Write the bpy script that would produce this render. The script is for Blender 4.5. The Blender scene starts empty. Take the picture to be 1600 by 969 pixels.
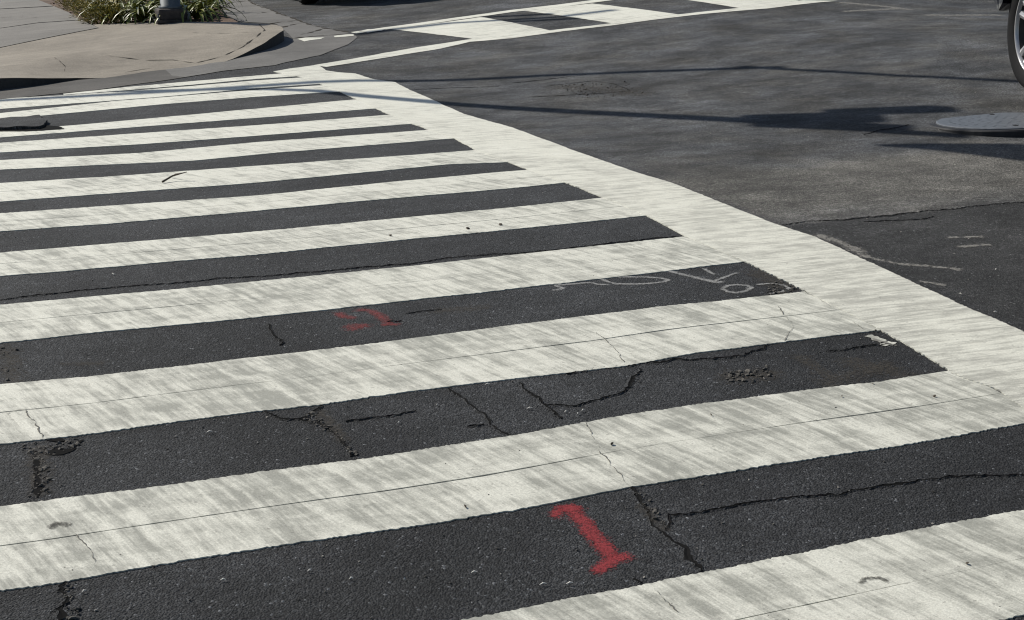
import bpy, bmesh, math, random, json
from mathutils import Vector, Matrix, noise as mn
random.seed(7)
SC = bpy.context.scene
COL = SC.collection
D = json.loads(r'''{"bars":[{"near":[[1.138,2.516],[1.501,2.518],[1.828,2.523],[2.072,2.529],[2.355,2.532],[2.621,2.527]],"far":[[1.138,2.951],[1.501,2.953],[1.828,2.958],[2.072,2.964],[2.355,2.967],[2.621,2.962]]},{"near":[[0.035,3.431],[0.175,3.423],[0.353,3.43],[0.641,3.428],[0.898,3.423],[1.014,3.415],[1.32,3.409],[1.677,3.432],[2.106,3.425],[2.22,3.425],[2.577,3.416],[2.978,3.424]],"far":[[0.062,3.88],[0.377,3.865],[0.735,3.856],[1.016,3.847],[1.496,3.856],[1.93,3.886],[2.378,3.881],[2.783,3.857],[3.055,3.861]]},{"near":[[0.087,4.3],[0.309,4.288],[0.578,4.292],[0.83,4.293],[1.025,4.277],[1.341,4.292],[1.663,4.279],[1.852,4.272],[2.063,4.266],[2.351,4.298],[2.623,4.291],[3.038,4.283]],"far":[[0.117,4.801],[0.385,4.775],[0.933,4.77],[1.35,4.769],[1.864,4.787],[2.473,4.799],[2.906,4.778]]},{"near":[[0.142,5.237],[0.425,5.238],[1.028,5.209],[1.401,5.21],[2.033,5.216],[2.677,5.227],[3.071,5.243]],"far":[[0.169,5.724],[0.697,5.7],[1.131,5.689],[1.725,5.686],[2.224,5.701],[2.706,5.711],[3.06,5.718]]},{"near":[[0.194,6.169],[0.41,6.15],[0.859,6.145],[1.224,6.123],[1.678,6.139],[2.399,6.144],[3.079,6.169]],"far":[[0.218,6.594],[1.318,6.562],[2.577,6.597],[3.088,6.637]]},{"near":[[0.242,7.051],[0.738,7.018],[1.418,7.027],[2.027,7.056],[2.76,7.059],[3.083,7.09]],"far":[[0.266,7.497],[1.503,7.425],[2.294,7.506],[2.912,7.542]]},{"near":[[0.284,7.834],[1.583,7.801],[2.694,7.913],[3.063,7.829]],"far":[[0.316,8.445],[0.851,8.386],[1.704,8.372],[2.653,8.34],[3.047,8.345]]},{"near":[[0.343,8.964],[0.797,8.869],[1.405,8.749],[1.924,8.818],[3.079,8.867]],"far":[[0.365,9.381],[1.165,9.235],[1.909,9.332],[3.043,9.312]]},{"near":[[0.383,9.743],[1.251,9.627],[1.971,9.626],[3.038,9.643]],"far":[[0.409,10.232],[2.081,10.14],[3.048,10.167]]},{"near":[[0.424,10.525],[2.161,10.517],[3.068,10.537]],"far":[[0.443,10.884],[0.96,10.887],[2.266,11.007],[3.053,11.088]]},{"near":[[0.478,11.56],[0.892,11.6],[1.659,11.663],[2.403,11.646],[3.106,11.558]],"far":[[0.499,11.946],[1.348,12.076],[1.845,12.054],[2.485,12.027],[3.004,11.974]]},{"near":[[0.513,12.198],[1.476,12.107],[1.851,12.089],[2.503,12.112],[2.997,12.054]],"far":[[0.547,12.819],[1.038,12.676],[1.539,12.579],[2.057,12.542],[2.593,12.53],[2.963,12.463]]},{"near":[[1.04,12.695],[1.546,12.633],[2.069,12.611],[2.61,12.607],[2.903,12.557]],"far":[[1.047,12.77],[1.57,12.814],[2.103,12.803],[2.648,12.783],[2.869,12.77]]}],"inner":[[3.081,3.527],[3.106,3.672],[3.059,3.805],[3.08,4.245],[3.082,4.809],[3.085,5.216],[3.057,5.713],[3.088,6.166],[3.079,6.632],[3.076,7.073],[3.046,7.546],[3.029,8.353],[3.079,8.867],[3.053,9.341],[3.048,10.167],[3.063,11.123],[3.059,11.676],[2.987,12.447],[2.828,12.908]],"outer":[[3.556,4.091],[3.54,4.405],[3.547,4.69],[3.559,5.087],[3.583,5.487],[3.549,5.838],[3.556,6.3],[3.574,6.843],[3.544,7.238],[3.546,7.954],[3.59,9.167],[3.536,9.961],[3.592,10.921],[3.604,11.445],[3.629,11.922],[3.513,12.129],[3.458,12.526],[3.353,12.621],[3.266,12.768],[3.279,13.107]],"cw2_near_top":[[3.237,13.101],[3.586,13.297],[4.03,13.558],[4.435,13.732],[5.044,13.877],[5.424,13.815],[5.831,13.805],[6.51,13.726],[7.237,13.738],[7.927,13.707],[8.791,13.886]],"cw2_near_bot":[[3.317,12.961],[3.666,13.154],[4.165,13.389],[4.591,13.527],[4.953,13.722],[5.357,13.644],[5.908,13.663],[6.444,13.616],[6.944,13.619],[7.437,13.59],[8.134,13.506],[9.121,13.719]],"cw2_far_top":[[4.13,15.066],[4.534,15.221],[4.99,15.315],[5.452,15.391],[6.065,15.436],[6.578,15.386],[7.201,15.385]],"cw2_far_bot":[[4.149,14.94],[4.524,15.051],[4.957,15.129],[5.403,15.215],[6.0,15.272],[6.567,15.184],[7.231,15.2]],"cw2_s":[[[4.554,15.057],[5.037,13.86],[5.829,13.783],[5.62,15.207]],[[6.139,15.244],[6.472,13.736],[7.233,13.716],[6.897,15.148]],[[7.714,14.981],[7.921,13.683],[8.73,13.852],[8.645,14.844]]],"lip":[[1.503,13.455],[2.513,13.653]],"ramp":[[0.587,13.349],[0.9,13.399],[1.226,13.496],[1.5,13.434],[1.831,13.508],[2.178,13.559],[2.51,13.635],[2.801,13.895],[3.006,14.073],[3.175,14.323],[3.335,14.656],[3.383,14.916],[3.372,15.123],[3.229,15.28],[2.819,15.707],[2.487,16.102],[1.711,16.574],[1.741,16.201],[1.162,15.849],[0.712,15.555]],"joint":[[2.302,13.737],[2.56,13.889],[2.816,14.103],[2.992,14.34],[3.163,14.715],[3.216,15.219]],"joint2":[[1.568,14.255],[1.877,13.987],[2.126,13.925],[2.301,13.732]],"slab1":[[0.715,15.597],[1.166,15.895],[1.733,16.247],[1.698,16.632],[1.661,17.094],[1.213,17.24],[0.801,17.059]],"slab2":[[0.804,17.105],[1.217,17.292],[1.654,17.158],[1.634,18.453],[1.587,19.593],[0.952,19.799]],"slab3":[[0.957,19.889],[1.582,19.708],[1.512,21.108],[1.508,22.397],[1.115,22.763]],"bed":[[1.704,16.626],[2.491,16.124],[2.825,15.738],[3.112,15.766],[3.125,16.591],[3.429,18.658],[4.033,22.287],[1.589,24.571],[1.512,21.108],[1.636,18.474]],"gutter":[[0.545,12.78],[0.923,12.8],[1.307,12.801],[1.582,12.903],[1.916,12.987],[2.423,13.188],[2.918,13.23],[3.435,13.639],[3.877,14.233],[4.074,14.631],[4.118,14.903],[4.114,14.961],[3.767,14.921],[3.453,14.796],[3.392,15.006],[3.226,14.85],[2.885,14.154],[2.53,13.741],[1.848,13.626],[1.514,13.548],[1.071,13.598],[0.593,13.645]],"gutter2":[[4.115,14.989],[4.026,15.391],[3.951,15.768],[3.888,16.222],[3.899,17.029],[3.949,18.086],[4.157,20.408],[4.377,22.637],[4.196,22.951],[3.325,17.858],[3.259,16.52],[3.595,16.123],[3.539,15.465],[3.465,14.818],[3.773,14.945]],"g_cracks":[[[3.518,16.151],[3.689,16.285],[3.86,16.341]],[[3.648,17.407],[3.934,17.675],[3.897,17.342]],[[3.489,14.863],[3.767,14.921],[4.121,14.985]],[[3.611,15.094],[3.899,15.43],[3.975,15.51]],[[4.157,20.408],[4.017,19.136],[3.949,18.086],[3.867,17.052],[3.896,16.252],[3.921,15.785],[4.019,15.365],[4.116,15.017]],[[3.619,19.191],[3.819,19.885],[3.997,20.052],[4.095,20.111]],[[3.566,15.755],[3.806,16.033],[3.942,16.094]]],"walk_cracks":[[[1.123,14.378],[1.158,14.148],[1.176,13.948],[1.147,13.78]],[[1.651,13.613],[1.739,13.644],[1.828,13.675],[1.913,13.679],[1.992,13.641]],[[0.878,18.444],[1.143,18.161],[1.268,17.947]],[[2.506,15.059],[2.762,14.735],[3.048,14.596]]],"hair":[[[0.176,4.538],[0.181,4.487],[0.198,4.422],[0.202,4.363],[0.207,4.291]],[[0.23,3.654],[0.243,3.603],[0.256,3.536],[0.261,3.494]],[[1.678,3.433],[1.683,3.546],[1.693,3.654],[1.723,3.785],[1.744,3.879]],[[1.501,2.946],[1.496,2.885],[1.499,2.809]],[[2.071,4.293],[2.103,4.436],[2.112,4.614]],[[2.689,4.293],[2.813,4.432],[2.878,4.648]],[[0.119,4.521],[0.158,4.556],[0.182,4.553]],[[3.08,4.791],[3.07,4.619],[3.05,4.462],[3.025,4.302]]],"cracks":[[[[1.702,3.251],[1.801,3.24],[1.92,3.245],[1.995,3.239],[2.071,3.232],[2.196,3.205],[2.245,3.216],[2.323,3.21],[2.436,3.204],[2.468,3.205],[2.558,3.196],[2.641,3.176],[2.765,3.137]],0.012,1],[[[1.676,3.43],[1.676,3.402],[1.672,3.363],[1.672,3.316],[1.655,3.26],[1.647,3.2],[1.649,3.152],[1.651,3.099],[1.651,3.047],[1.647,2.991],[1.645,2.966]],0.02,1],[[[1.702,3.251],[1.693,3.21],[1.662,3.177]],0.014,1],[[[0.186,3.439],[0.173,3.366],[0.159,3.255]],0.028,1],[[[0.851,4.3],[0.89,4.211],[0.943,4.186],[0.984,4.193],[1.005,4.238],[1.031,4.273]],0.02,1],[[[0.934,4.189],[0.982,4.146],[1.0,4.083],[1.017,4.021],[1.022,3.938],[1.017,3.884],[1.028,3.884]],0.016,1],[[[1.065,4.126],[1.146,4.129],[1.205,4.123],[1.289,4.131]],0.01,1],[[[1.442,4.273],[1.459,4.169],[1.469,4.082],[1.479,4.025],[1.462,3.953],[1.476,3.908],[1.491,3.858]],0.011,1],[[[1.396,3.966],[1.449,3.962]],0.012,1],[[[1.673,4.248],[1.672,4.178],[1.681,4.106],[1.677,4.035],[1.676,3.965],[1.688,3.929]],0.016,1],[[[1.676,4.041],[1.75,4.014],[1.827,4.014],[1.883,4.039],[1.951,4.066],[1.996,4.103],[2.039,4.154],[2.101,4.224]],0.017,1],[[[1.849,4.265],[1.955,4.27],[2.03,4.282],[2.075,4.252],[2.126,4.273],[2.198,4.26],[2.237,4.265],[2.318,4.236],[2.412,4.229],[2.483,4.223],[2.56,4.249],[2.619,4.283]],0.022,1],[[[2.776,4.166],[2.846,4.154],[2.931,4.165],[3.044,4.138]],0.012,1],[[[1.046,5.12],[1.047,5.032],[1.047,4.962],[1.045,4.896],[1.037,4.87]],0.02,1],[[[1.553,5.056],[1.618,5.065],[1.692,5.062]],0.01,1],[[[1.46,4.992],[1.516,4.979]],0.012,1],[[[0.174,5.802],[0.315,5.812],[0.482,5.823],[0.652,5.814],[0.846,5.785],[0.999,5.795],[1.147,5.766],[1.328,5.757],[1.566,5.747],[1.728,5.737],[1.78,5.727],[1.958,5.757],[2.126,5.747],[2.377,5.716],[2.688,5.737],[2.91,5.747],[3.045,5.731]],0.013,1],[[[0.443,10.884],[0.608,10.807],[0.717,10.788],[0.759,10.873],[0.841,10.779]],0.05,1],[[[0.764,11.494],[0.774,11.171],[0.764,10.945]],0.03,1],[[[3.562,5.747],[3.712,5.77],[3.835,5.747],[4.002,5.736],[4.18,5.735],[4.368,5.745],[4.543,5.733],[4.738,5.743],[4.919,5.729]],0.018,1],[[[3.957,5.669],[4.109,5.635],[4.234,5.612],[4.321,5.633]],0.012,1],[[[4.458,11.369],[4.734,11.351],[5.02,11.348],[5.109,11.35]],0.018,1],[[[4.295,10.556],[4.569,10.45],[4.798,10.363],[4.986,10.304]],0.016,1],[[[4.653,11.025],[4.867,11.001],[5.006,10.996],[5.067,10.704],[5.032,10.343]],0.014,1],[[[4.639,10.861],[4.698,10.806],[4.634,10.647]],0.014,1],[[[3.604,11.445],[3.917,11.408],[4.308,11.272]],0.012,1],[[[5.324,7.671],[5.465,7.74],[5.627,7.768],[5.758,7.817]],0.02,1],[[[1.47,2.988],[1.476,2.964]],0.01,1]],"crumble":[[[0.136,4.297],[0.189,4.287],[0.206,4.232],[0.262,4.27],[0.324,4.262],[0.288,4.203],[0.235,4.165],[0.2,4.131],[0.205,4.027],[0.192,3.926],[0.159,3.877],[0.136,3.905],[0.156,4.045],[0.169,4.175],[0.144,4.231]],[[0.178,3.442],[0.207,3.438],[0.201,3.356],[0.195,3.243],[0.168,3.252],[0.175,3.366]],[[0.141,5.215],[0.196,5.157],[0.186,4.949],[0.161,4.816],[0.117,4.807]],[[2.972,4.897],[3.056,4.941],[3.08,4.885],[3.073,4.812],[2.983,4.773],[2.92,4.788]],[[1.676,3.43],[1.704,3.416],[1.691,3.317],[1.683,3.251],[1.663,3.176],[1.647,3.182],[1.664,3.288]],[[0.999,4.251],[1.028,4.263],[0.996,4.188],[1.018,4.097],[1.035,3.981],[1.034,3.877],[1.008,3.887],[1.006,4.016],[0.968,4.13],[0.938,4.167]],[[2.315,4.098],[2.514,4.108],[2.489,4.005],[2.317,3.977]],[[4.748,11.115],[5.199,10.744],[5.088,10.072],[4.527,10.235]]],"hole_and_shade":[[[0.207,4.203],[0.24,4.22],[0.266,4.201],[0.299,4.247],[0.318,4.254],[0.275,4.183],[0.249,4.169],[0.215,4.177]],[[0.211,4.299],[0.263,4.28],[0.268,4.258],[0.239,4.254],[0.216,4.277]],[[0.166,4.171],[0.181,4.185],[0.174,4.06],[0.175,3.953],[0.161,3.904],[0.151,3.941],[0.162,4.042]],[[0.447,10.958],[0.722,10.841],[0.767,10.982],[0.848,10.85],[0.855,10.694],[0.728,10.705],[0.603,10.735],[0.441,10.847]]],"ledge":[[0.298,11.515],[0.473,11.465],[0.652,11.454],[0.749,11.424],[0.775,11.131],[0.742,10.884],[0.693,10.805],[0.445,10.921],[0.278,10.983]],"red1":[[[[1.418,3.35],[1.424,3.357],[1.43,3.363],[1.436,3.37],[1.442,3.376],[1.45,3.377],[1.457,3.378],[1.465,3.379],[1.473,3.38],[1.476,3.375],[1.479,3.371],[1.482,3.366],[1.486,3.361]],0.03],[[[1.471,3.376],[1.472,3.356],[1.472,3.336],[1.473,3.317],[1.474,3.297],[1.473,3.277],[1.472,3.257],[1.471,3.238],[1.471,3.218],[1.47,3.201],[1.469,3.185],[1.468,3.168],[1.468,3.152],[1.467,3.14],[1.467,3.128],[1.466,3.116],[1.466,3.104]],0.03],[[[1.405,3.054],[1.413,3.06],[1.421,3.065],[1.429,3.07],[1.437,3.075],[1.444,3.079],[1.451,3.083],[1.459,3.087],[1.466,3.091],[1.475,3.092],[1.483,3.093],[1.492,3.095],[1.501,3.096]],0.032]],"red2":[[[[1.322,4.969],[1.328,4.972],[1.334,4.975],[1.34,4.977],[1.345,4.98],[1.35,4.978],[1.355,4.976],[1.36,4.975],[1.364,4.973]],0.05],[[[1.435,4.961],[1.44,4.961],[1.445,4.962],[1.449,4.963],[1.454,4.964],[1.461,4.96],[1.468,4.956],[1.475,4.952],[1.482,4.948]],0.022],[[[1.401,5.166],[1.411,5.161],[1.42,5.156],[1.429,5.151],[1.439,5.146],[1.442,5.136],[1.445,5.125],[1.448,5.115],[1.451,5.104],[1.452,5.088],[1.453,5.072],[1.455,5.055],[1.456,5.039],[1.457,5.026],[1.458,5.012],[1.459,4.999],[1.461,4.986]],0.03],[[[1.322,5.154],[1.324,5.143],[1.326,5.131],[1.328,5.12],[1.331,5.109],[1.336,5.101],[1.342,5.094],[1.347,5.087],[1.353,5.079]],0.03]],"scrib":[[[[2.18,5.148],[2.188,5.148],[2.195,5.149],[2.202,5.149],[2.209,5.149],[2.214,5.153],[2.218,5.157],[2.222,5.16],[2.227,5.164],[2.224,5.169],[2.222,5.174],[2.219,5.178],[2.217,5.183],[2.215,5.189],[2.214,5.195],[2.213,5.201],[2.211,5.207],[2.23,5.205],[2.248,5.203],[2.266,5.202],[2.284,5.2],[2.302,5.198],[2.32,5.196],[2.338,5.195],[2.357,5.193],[2.361,5.185],[2.366,5.176],[2.371,5.168],[2.375,5.159],[2.384,5.154],[2.392,5.149],[2.4,5.144],[2.408,5.139]],0.014],[[[2.419,5.229],[2.421,5.216],[2.422,5.203],[2.424,5.19],[2.426,5.177],[2.431,5.167],[2.436,5.157],[2.441,5.147],[2.445,5.137]],0.014],[[[2.445,5.137],[2.463,5.13],[2.48,5.122],[2.498,5.115],[2.515,5.108],[2.531,5.104],[2.547,5.101],[2.562,5.097],[2.578,5.094],[2.592,5.095],[2.606,5.095],[2.62,5.096],[2.634,5.097],[2.641,5.101],[2.648,5.105],[2.655,5.109],[2.662,5.113],[2.657,5.122],[2.653,5.131],[2.649,5.14],[2.645,5.149],[2.63,5.159],[2.616,5.169],[2.601,5.179],[2.586,5.189],[2.56,5.199],[2.534,5.21],[2.508,5.221],[2.482,5.232]],0.016],[[[2.726,5.221],[2.733,5.206],[2.74,5.191],[2.746,5.175],[2.753,5.16],[2.761,5.142],[2.77,5.123],[2.778,5.105],[2.786,5.087],[2.794,5.07],[2.803,5.053],[2.811,5.036],[2.82,5.019],[2.825,5.017],[2.831,5.015],[2.837,5.013],[2.842,5.01]],0.022],[[[2.83,5.037],[2.846,5.046],[2.863,5.054],[2.88,5.063],[2.897,5.071],[2.913,5.08],[2.93,5.089],[2.948,5.098],[2.965,5.106]],0.013],[[[2.873,5.204],[2.872,5.189],[2.871,5.174],[2.87,5.159],[2.868,5.144],[2.869,5.139],[2.869,5.134],[2.869,5.129],[2.869,5.124]],0.014],[[[2.804,4.934],[2.812,4.939],[2.821,4.944],[2.83,4.949],[2.838,4.954],[2.848,4.954],[2.858,4.955],[2.868,4.955],[2.878,4.955],[2.887,4.949],[2.895,4.943],[2.904,4.937],[2.912,4.932],[2.912,4.924],[2.913,4.916],[2.913,4.908],[2.913,4.9],[2.904,4.892],[2.894,4.884],[2.885,4.876],[2.875,4.869],[2.862,4.866],[2.849,4.863],[2.836,4.861],[2.823,4.858],[2.817,4.865],[2.811,4.872],[2.805,4.878],[2.799,4.885],[2.799,4.894],[2.798,4.904],[2.798,4.914],[2.798,4.923]],0.016],[[[2.957,4.928],[2.972,4.926],[2.987,4.925],[3.003,4.924],[3.018,4.923],[3.025,4.912],[3.033,4.901],[3.041,4.891],[3.048,4.88],[3.048,4.87],[3.048,4.861],[3.048,4.851],[3.048,4.841],[3.035,4.834],[3.023,4.826],[3.01,4.818],[2.997,4.81],[2.983,4.809],[2.969,4.808],[2.954,4.807],[2.94,4.806]],0.012]],"scuff":[[[[3.622,5.523],[3.625,5.489],[3.629,5.457],[3.632,5.424],[3.636,5.392],[3.636,5.361],[3.636,5.331],[3.636,5.301],[3.636,5.271],[3.624,5.235],[3.612,5.2],[3.601,5.165],[3.589,5.13]],0.05],[[[3.588,5.153],[3.605,5.113],[3.622,5.074],[3.638,5.035],[3.654,4.996],[3.679,4.976],[3.704,4.957],[3.729,4.937],[3.754,4.917],[3.778,4.895],[3.801,4.874],[3.824,4.852],[3.847,4.83]],0.03],[[[3.592,4.739],[3.605,4.72],[3.618,4.702],[3.63,4.683],[3.643,4.664]],0.025],[[[8.7,12.964],[8.847,12.957],[9.002,12.959],[9.162,12.967],[9.323,12.975]],0.1],[[[9.09,13.612],[9.142,13.525],[9.193,13.439],[9.243,13.354],[9.293,13.269],[9.325,13.173],[9.357,13.078],[9.388,12.984],[9.416,12.886]],0.12],[[[9.285,12.391],[9.45,12.332],[9.615,12.272],[9.779,12.211],[9.942,12.148]],0.12],[[[4.121,5.274],[4.16,5.264],[4.2,5.255],[4.24,5.245],[4.28,5.236]],0.03],[[[4.074,5.124],[4.108,5.12],[4.142,5.116],[4.177,5.111],[4.211,5.106]],0.03],[[[3.001,4.209],[3.006,4.197],[3.011,4.185],[3.016,4.173],[3.02,4.161],[3.025,4.154],[3.03,4.147],[3.035,4.14],[3.04,4.133]],0.016]],"dust":[[[[2.34,4.058],[2.359,4.054],[2.378,4.051],[2.396,4.047],[2.415,4.043],[2.435,4.041],[2.455,4.039],[2.474,4.036],[2.494,4.034]],0.1],[[[0.145,5.213],[0.149,5.175],[0.153,5.137],[0.157,5.099],[0.161,5.062],[0.159,4.996],[0.158,4.933],[0.157,4.872],[0.156,4.811]],0.07],[[[0.326,4.936],[0.356,4.926],[0.386,4.917],[0.416,4.907],[0.446,4.897]],0.04],[[[1.662,5.048],[1.71,5.044],[1.759,5.041],[1.809,5.037],[1.858,5.033]],0.06],[[[2.802,4.05],[2.826,4.002],[2.85,3.954],[2.874,3.907],[2.898,3.861]],0.1],[[[2.662,4.146],[2.661,4.094],[2.66,4.044],[2.659,3.994],[2.658,3.945]],0.06],[[[3.045,5.095],[3.041,5.033],[3.038,4.972],[3.035,4.913],[3.033,4.855]],0.1],[[[4.64,10.993],[4.702,10.879],[4.763,10.767],[4.822,10.653],[4.88,10.541],[4.918,10.416],[4.954,10.293],[4.99,10.172],[5.025,10.053]],0.22],[[[0.188,4.238],[0.183,4.158],[0.177,4.081],[0.172,4.006],[0.167,3.935]],0.06],[[[1.656,3.329],[1.656,3.29],[1.655,3.253],[1.655,3.215],[1.655,3.179]],0.03],[[[1.011,4.22],[1.015,4.159],[1.018,4.099],[1.022,4.041],[1.026,3.984]],0.04],[[[2.607,3.904],[2.68,3.923],[2.754,3.942],[2.83,3.961],[2.907,3.981]],0.08]],"remnant":[[[3.495,14.754],[3.597,14.825],[3.783,14.778],[3.698,14.656],[3.585,14.62],[3.514,14.543]],[[3.891,14.835],[4.029,14.899],[4.111,14.879],[4.071,14.738],[3.983,14.733],[3.871,14.737]],[[4.213,15.07],[4.341,15.158],[4.52,15.083],[4.432,14.975],[4.271,14.918]]],"shard":[[[2.989,4.242],[3.022,4.251],[3.037,4.204],[3.042,4.181],[3.005,4.173]],[[3.005,4.166],[3.051,4.178],[3.053,4.142],[3.026,4.131],[2.994,4.149]]],"slivers":[[[1.242,3.033],[1.259,3.03]],[[1.304,3.015],[1.321,3.012]],[[0.735,3.278],[0.744,3.276]],[[0.82,3.21],[0.829,3.206]],[[1.107,3.141],[1.121,3.136]],[[1.613,4.028],[1.631,4.021]],[[1.711,3.963],[1.721,3.962]],[[1.742,3.936],[1.748,3.94]],[[1.765,3.955],[1.775,3.957]],[[0.658,4.178],[0.675,4.175]],[[1.563,4.259],[1.578,4.253]],[[1.361,4.148],[1.366,4.146]],[[1.207,4.054],[1.214,4.057]],[[0.617,6.029],[0.621,6.005]],[[1.205,6.035],[1.215,6.018]],[[3.622,4.545],[3.621,4.528]],[[3.97,4.764],[3.981,4.77]],[[3.598,4.311],[3.604,4.301]],[[0.529,3.306],[0.541,3.302]],[[0.213,3.358],[0.224,3.361]],[[0.943,3.164],[0.945,3.16]]],"leaves":[[1.851,6.232],[2.382,6.244],[2.746,3.843],[2.589,3.784],[2.287,2.771],[1.209,3.465],[2.869,3.687],[2.217,6.229],[1.745,3.696],[1.638,3.881],[2.124,3.791],[3.055,4.276]],"twig":[[1.122,8.011],[1.184,8.059],[1.258,8.032]],"twig2":[[1.193,8.159],[1.21,8.115],[1.256,8.021]],"ring":[[1.982,2.783],[1.989,2.787],[1.996,2.791],[2.003,2.795],[2.011,2.794],[2.019,2.793],[2.027,2.791],[2.033,2.788],[2.039,2.784],[2.045,2.78],[2.045,2.776],[2.045,2.772],[2.045,2.767]],"splat":[[0.176,3.713],[0.19,3.73],[0.205,3.721],[0.217,3.71]],"dash":[[0.979,3.459],[0.99,3.455]],"mh":[[5.868,7.64],[6.227,7.663],[6.01,7.389]],"pole":[2.481,16.146],"car1":[7.211,8.368],"car2":[5.109,17.33],"plants":[[2.078,16.715],[2.242,16.616],[2.37,16.384],[2.643,16.304],[2.789,16.356],[2.235,17.417],[2.433,17.457],[2.623,17.294],[2.85,17.187],[2.925,16.57],[3.213,17.826],[2.915,18.285],[2.502,18.84],[2.744,18.752]],"yplants":[[1.795,16.836],[1.879,16.747],[1.947,16.645],[1.92,17.437],[2.038,17.479],[1.798,17.601],[1.973,18.529],[2.094,18.614],[1.831,18.735],[1.816,19.564],[2.005,19.887],[2.249,18.653]],"w3":[[4.135,14.893],[4.61,15.012],[5.181,15.035],[5.797,14.758],[6.283,14.528],[6.864,14.506]],"w1":[[0.54,12.703],[1.272,12.49],[2.014,12.296],[2.63,12.207],[3.367,12.106],[4.829,11.578],[5.51,11.146],[6.245,10.541],[6.399,10.403]],"w2":[[6.209,10.683],[6.297,10.43],[6.806,9.43],[7.356,8.662]],"armB":[[1.439,12.609],[2.02,12.331],[2.584,12.003],[2.925,11.669],[3.135,11.288],[3.63,10.58],[4.118,9.878],[4.562,9.223],[5.054,8.511]],"sig":[[[5.08,8.555],[5.723,8.183]],[[5.621,8.475],[6.3,8.146]],[[5.068,8.373],[5.614,7.75]],[[5.497,7.719],[5.795,7.356]]],"bar_shadows":[[[5.661,15.161],[6.256,14.808]],[[5.747,14.631],[6.329,14.302]]],"wedge":[[5.206,7.334],[5.419,7.163],[5.592,6.976],[5.783,6.767],[5.962,6.556]],"cw2dark":[[5.128,15.088],[5.51,14.761]],"prof":[[-3.0,-0.4619],[-2.75,-0.4619],[-2.5,-0.4619],[-2.25,-0.4619],[-2.0,-0.4618],[-1.75,-0.4617],[-1.5,-0.4614],[-1.25,-0.4605],[-1.0,-0.4585],[-0.75,-0.4544],[-0.5,-0.4477],[-0.25,-0.438],[0.0,-0.4256],[0.25,-0.4112],[0.5,-0.3957],[0.75,-0.3796],[1.0,-0.3632],[1.25,-0.3467],[1.5,-0.33],[1.75,-0.3128],[2.0,-0.2947],[2.25,-0.275],[2.5,-0.2536],[2.75,-0.2304],[3.0,-0.2061],[3.25,-0.1818],[3.5,-0.1585],[3.75,-0.1368],[4.0,-0.1169],[4.25,-0.099],[4.5,-0.083],[4.75,-0.0688],[5.0,-0.0564],[5.25,-0.0455],[5.5,-0.0362],[5.75,-0.0282],[6.0,-0.0215],[6.25,-0.016],[6.5,-0.0115],[6.75,-0.008],[7.0,-0.0053],[7.25,-0.0033],[7.5,-0.002],[7.75,-0.0011],[8.0,-0.0007],[8.25,-0.0006],[8.5,-0.0006],[8.75,-0.0007],[9.0,-0.0008],[9.25,-0.0008],[9.5,-0.0004],[9.75,0.0002],[10.0,0.0014],[10.25,0.0031],[10.5,0.0055],[10.75,0.0088],[11.0,0.0129],[11.25,0.018],[11.5,0.0243],[11.75,0.0318],[12.0,0.0407],[12.25,0.051],[12.5,0.0629],[12.75,0.0764],[13.0,0.0915],[13.25,0.1079],[13.5,0.1252],[13.75,0.1428],[14.0,0.1597],[14.25,0.1755],[14.5,0.19],[14.75,0.2035],[15.0,0.2163],[15.25,0.2287],[15.5,0.241],[15.75,0.2531],[16.0,0.2651],[16.25,0.2767],[16.5,0.2874],[16.75,0.2966],[17.0,0.3038],[17.25,0.3088],[17.5,0.3118],[17.75,0.3134],[18.0,0.314],[18.25,0.3143],[18.5,0.3143],[18.75,0.3144],[19.0,0.3144],[19.25,0.3144],[19.5,0.3144],[19.75,0.3144],[20.0,0.3144]],"cam":[2320.004224162544,0.2583659048551393,0.37144737757949753,0.014754259148921362,1.35],"twist":1.2053877230243197}''')      # plan positions in metres: x to the right along the stripes, y away along the crossing

# ------------------------------------------------------------------ camera
FPX, PITCH, YAW, ROLL, CAMH = D['cam']
cd = bpy.data.cameras.new('camera'); cam = bpy.data.objects.new('camera', cd); COL.objects.link(cam)
cd.sensor_width = 36; cd.lens = 36*FPX/1600; cd.clip_end = 2000; cd.clip_start = .05
_R = Vector((math.cos(YAW), -math.sin(YAW), 0)); _F = Vector((math.sin(YAW)*math.cos(PITCH), math.cos(YAW)*math.cos(PITCH), -math.sin(PITCH)))
_U = _R.cross(_F)
c, s = math.cos(ROLL), math.sin(ROLL)
_r = _R*c - _U*s; _u = _R*s + _U*c
cam.matrix_world = Matrix(((_r.x, _u.x, -_F.x, 0), (_r.y, _u.y, -_F.y, 0), (_r.z, _u.z, -_F.z, CAMH), (0, 0, 0, 1)))
SC.camera = cam
# ------------------------------------------------------------------ sun and sky
AZ = Vector((-.62, .78)).normalized(); ELEV = math.radians(42)
SUND = Vector((AZ.x*math.cos(ELEV), AZ.y*math.cos(ELEV), math.sin(ELEV)))
W = bpy.data.worlds.new('World'); SC.world = W; W.use_nodes = True
_nt = W.node_tree; _bg = _nt.nodes['Background']
_sk = _nt.nodes.new('ShaderNodeTexSky'); _sk.sky_type = 'NISHITA'; _sk.sun_disc = False
_sk.sun_elevation = ELEV; _sk.sun_rotation = math.atan2(AZ.x, AZ.y)
_nt.links.new(_sk.outputs[0], _bg.inputs[0]); _bg.inputs[1].default_value = .075
sl = bpy.data.lights.new('sun', 'SUN'); so = bpy.data.objects.new('sun', sl); COL.objects.link(so)
sl.energy = 4.9; sl.angle = math.radians(.53); sl.color = (1, .95, .86)
so.rotation_euler = SUND.to_track_quat('Z', 'Y').to_euler(); so.location = (0, 0, 30)
SC.view_settings.view_transform = 'Standard'; SC.view_settings.look = 'None'
SC.cycles.filter_width = 1.15
SC.view_settings.exposure = 0; SC.view_settings.gamma = 1

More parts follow.
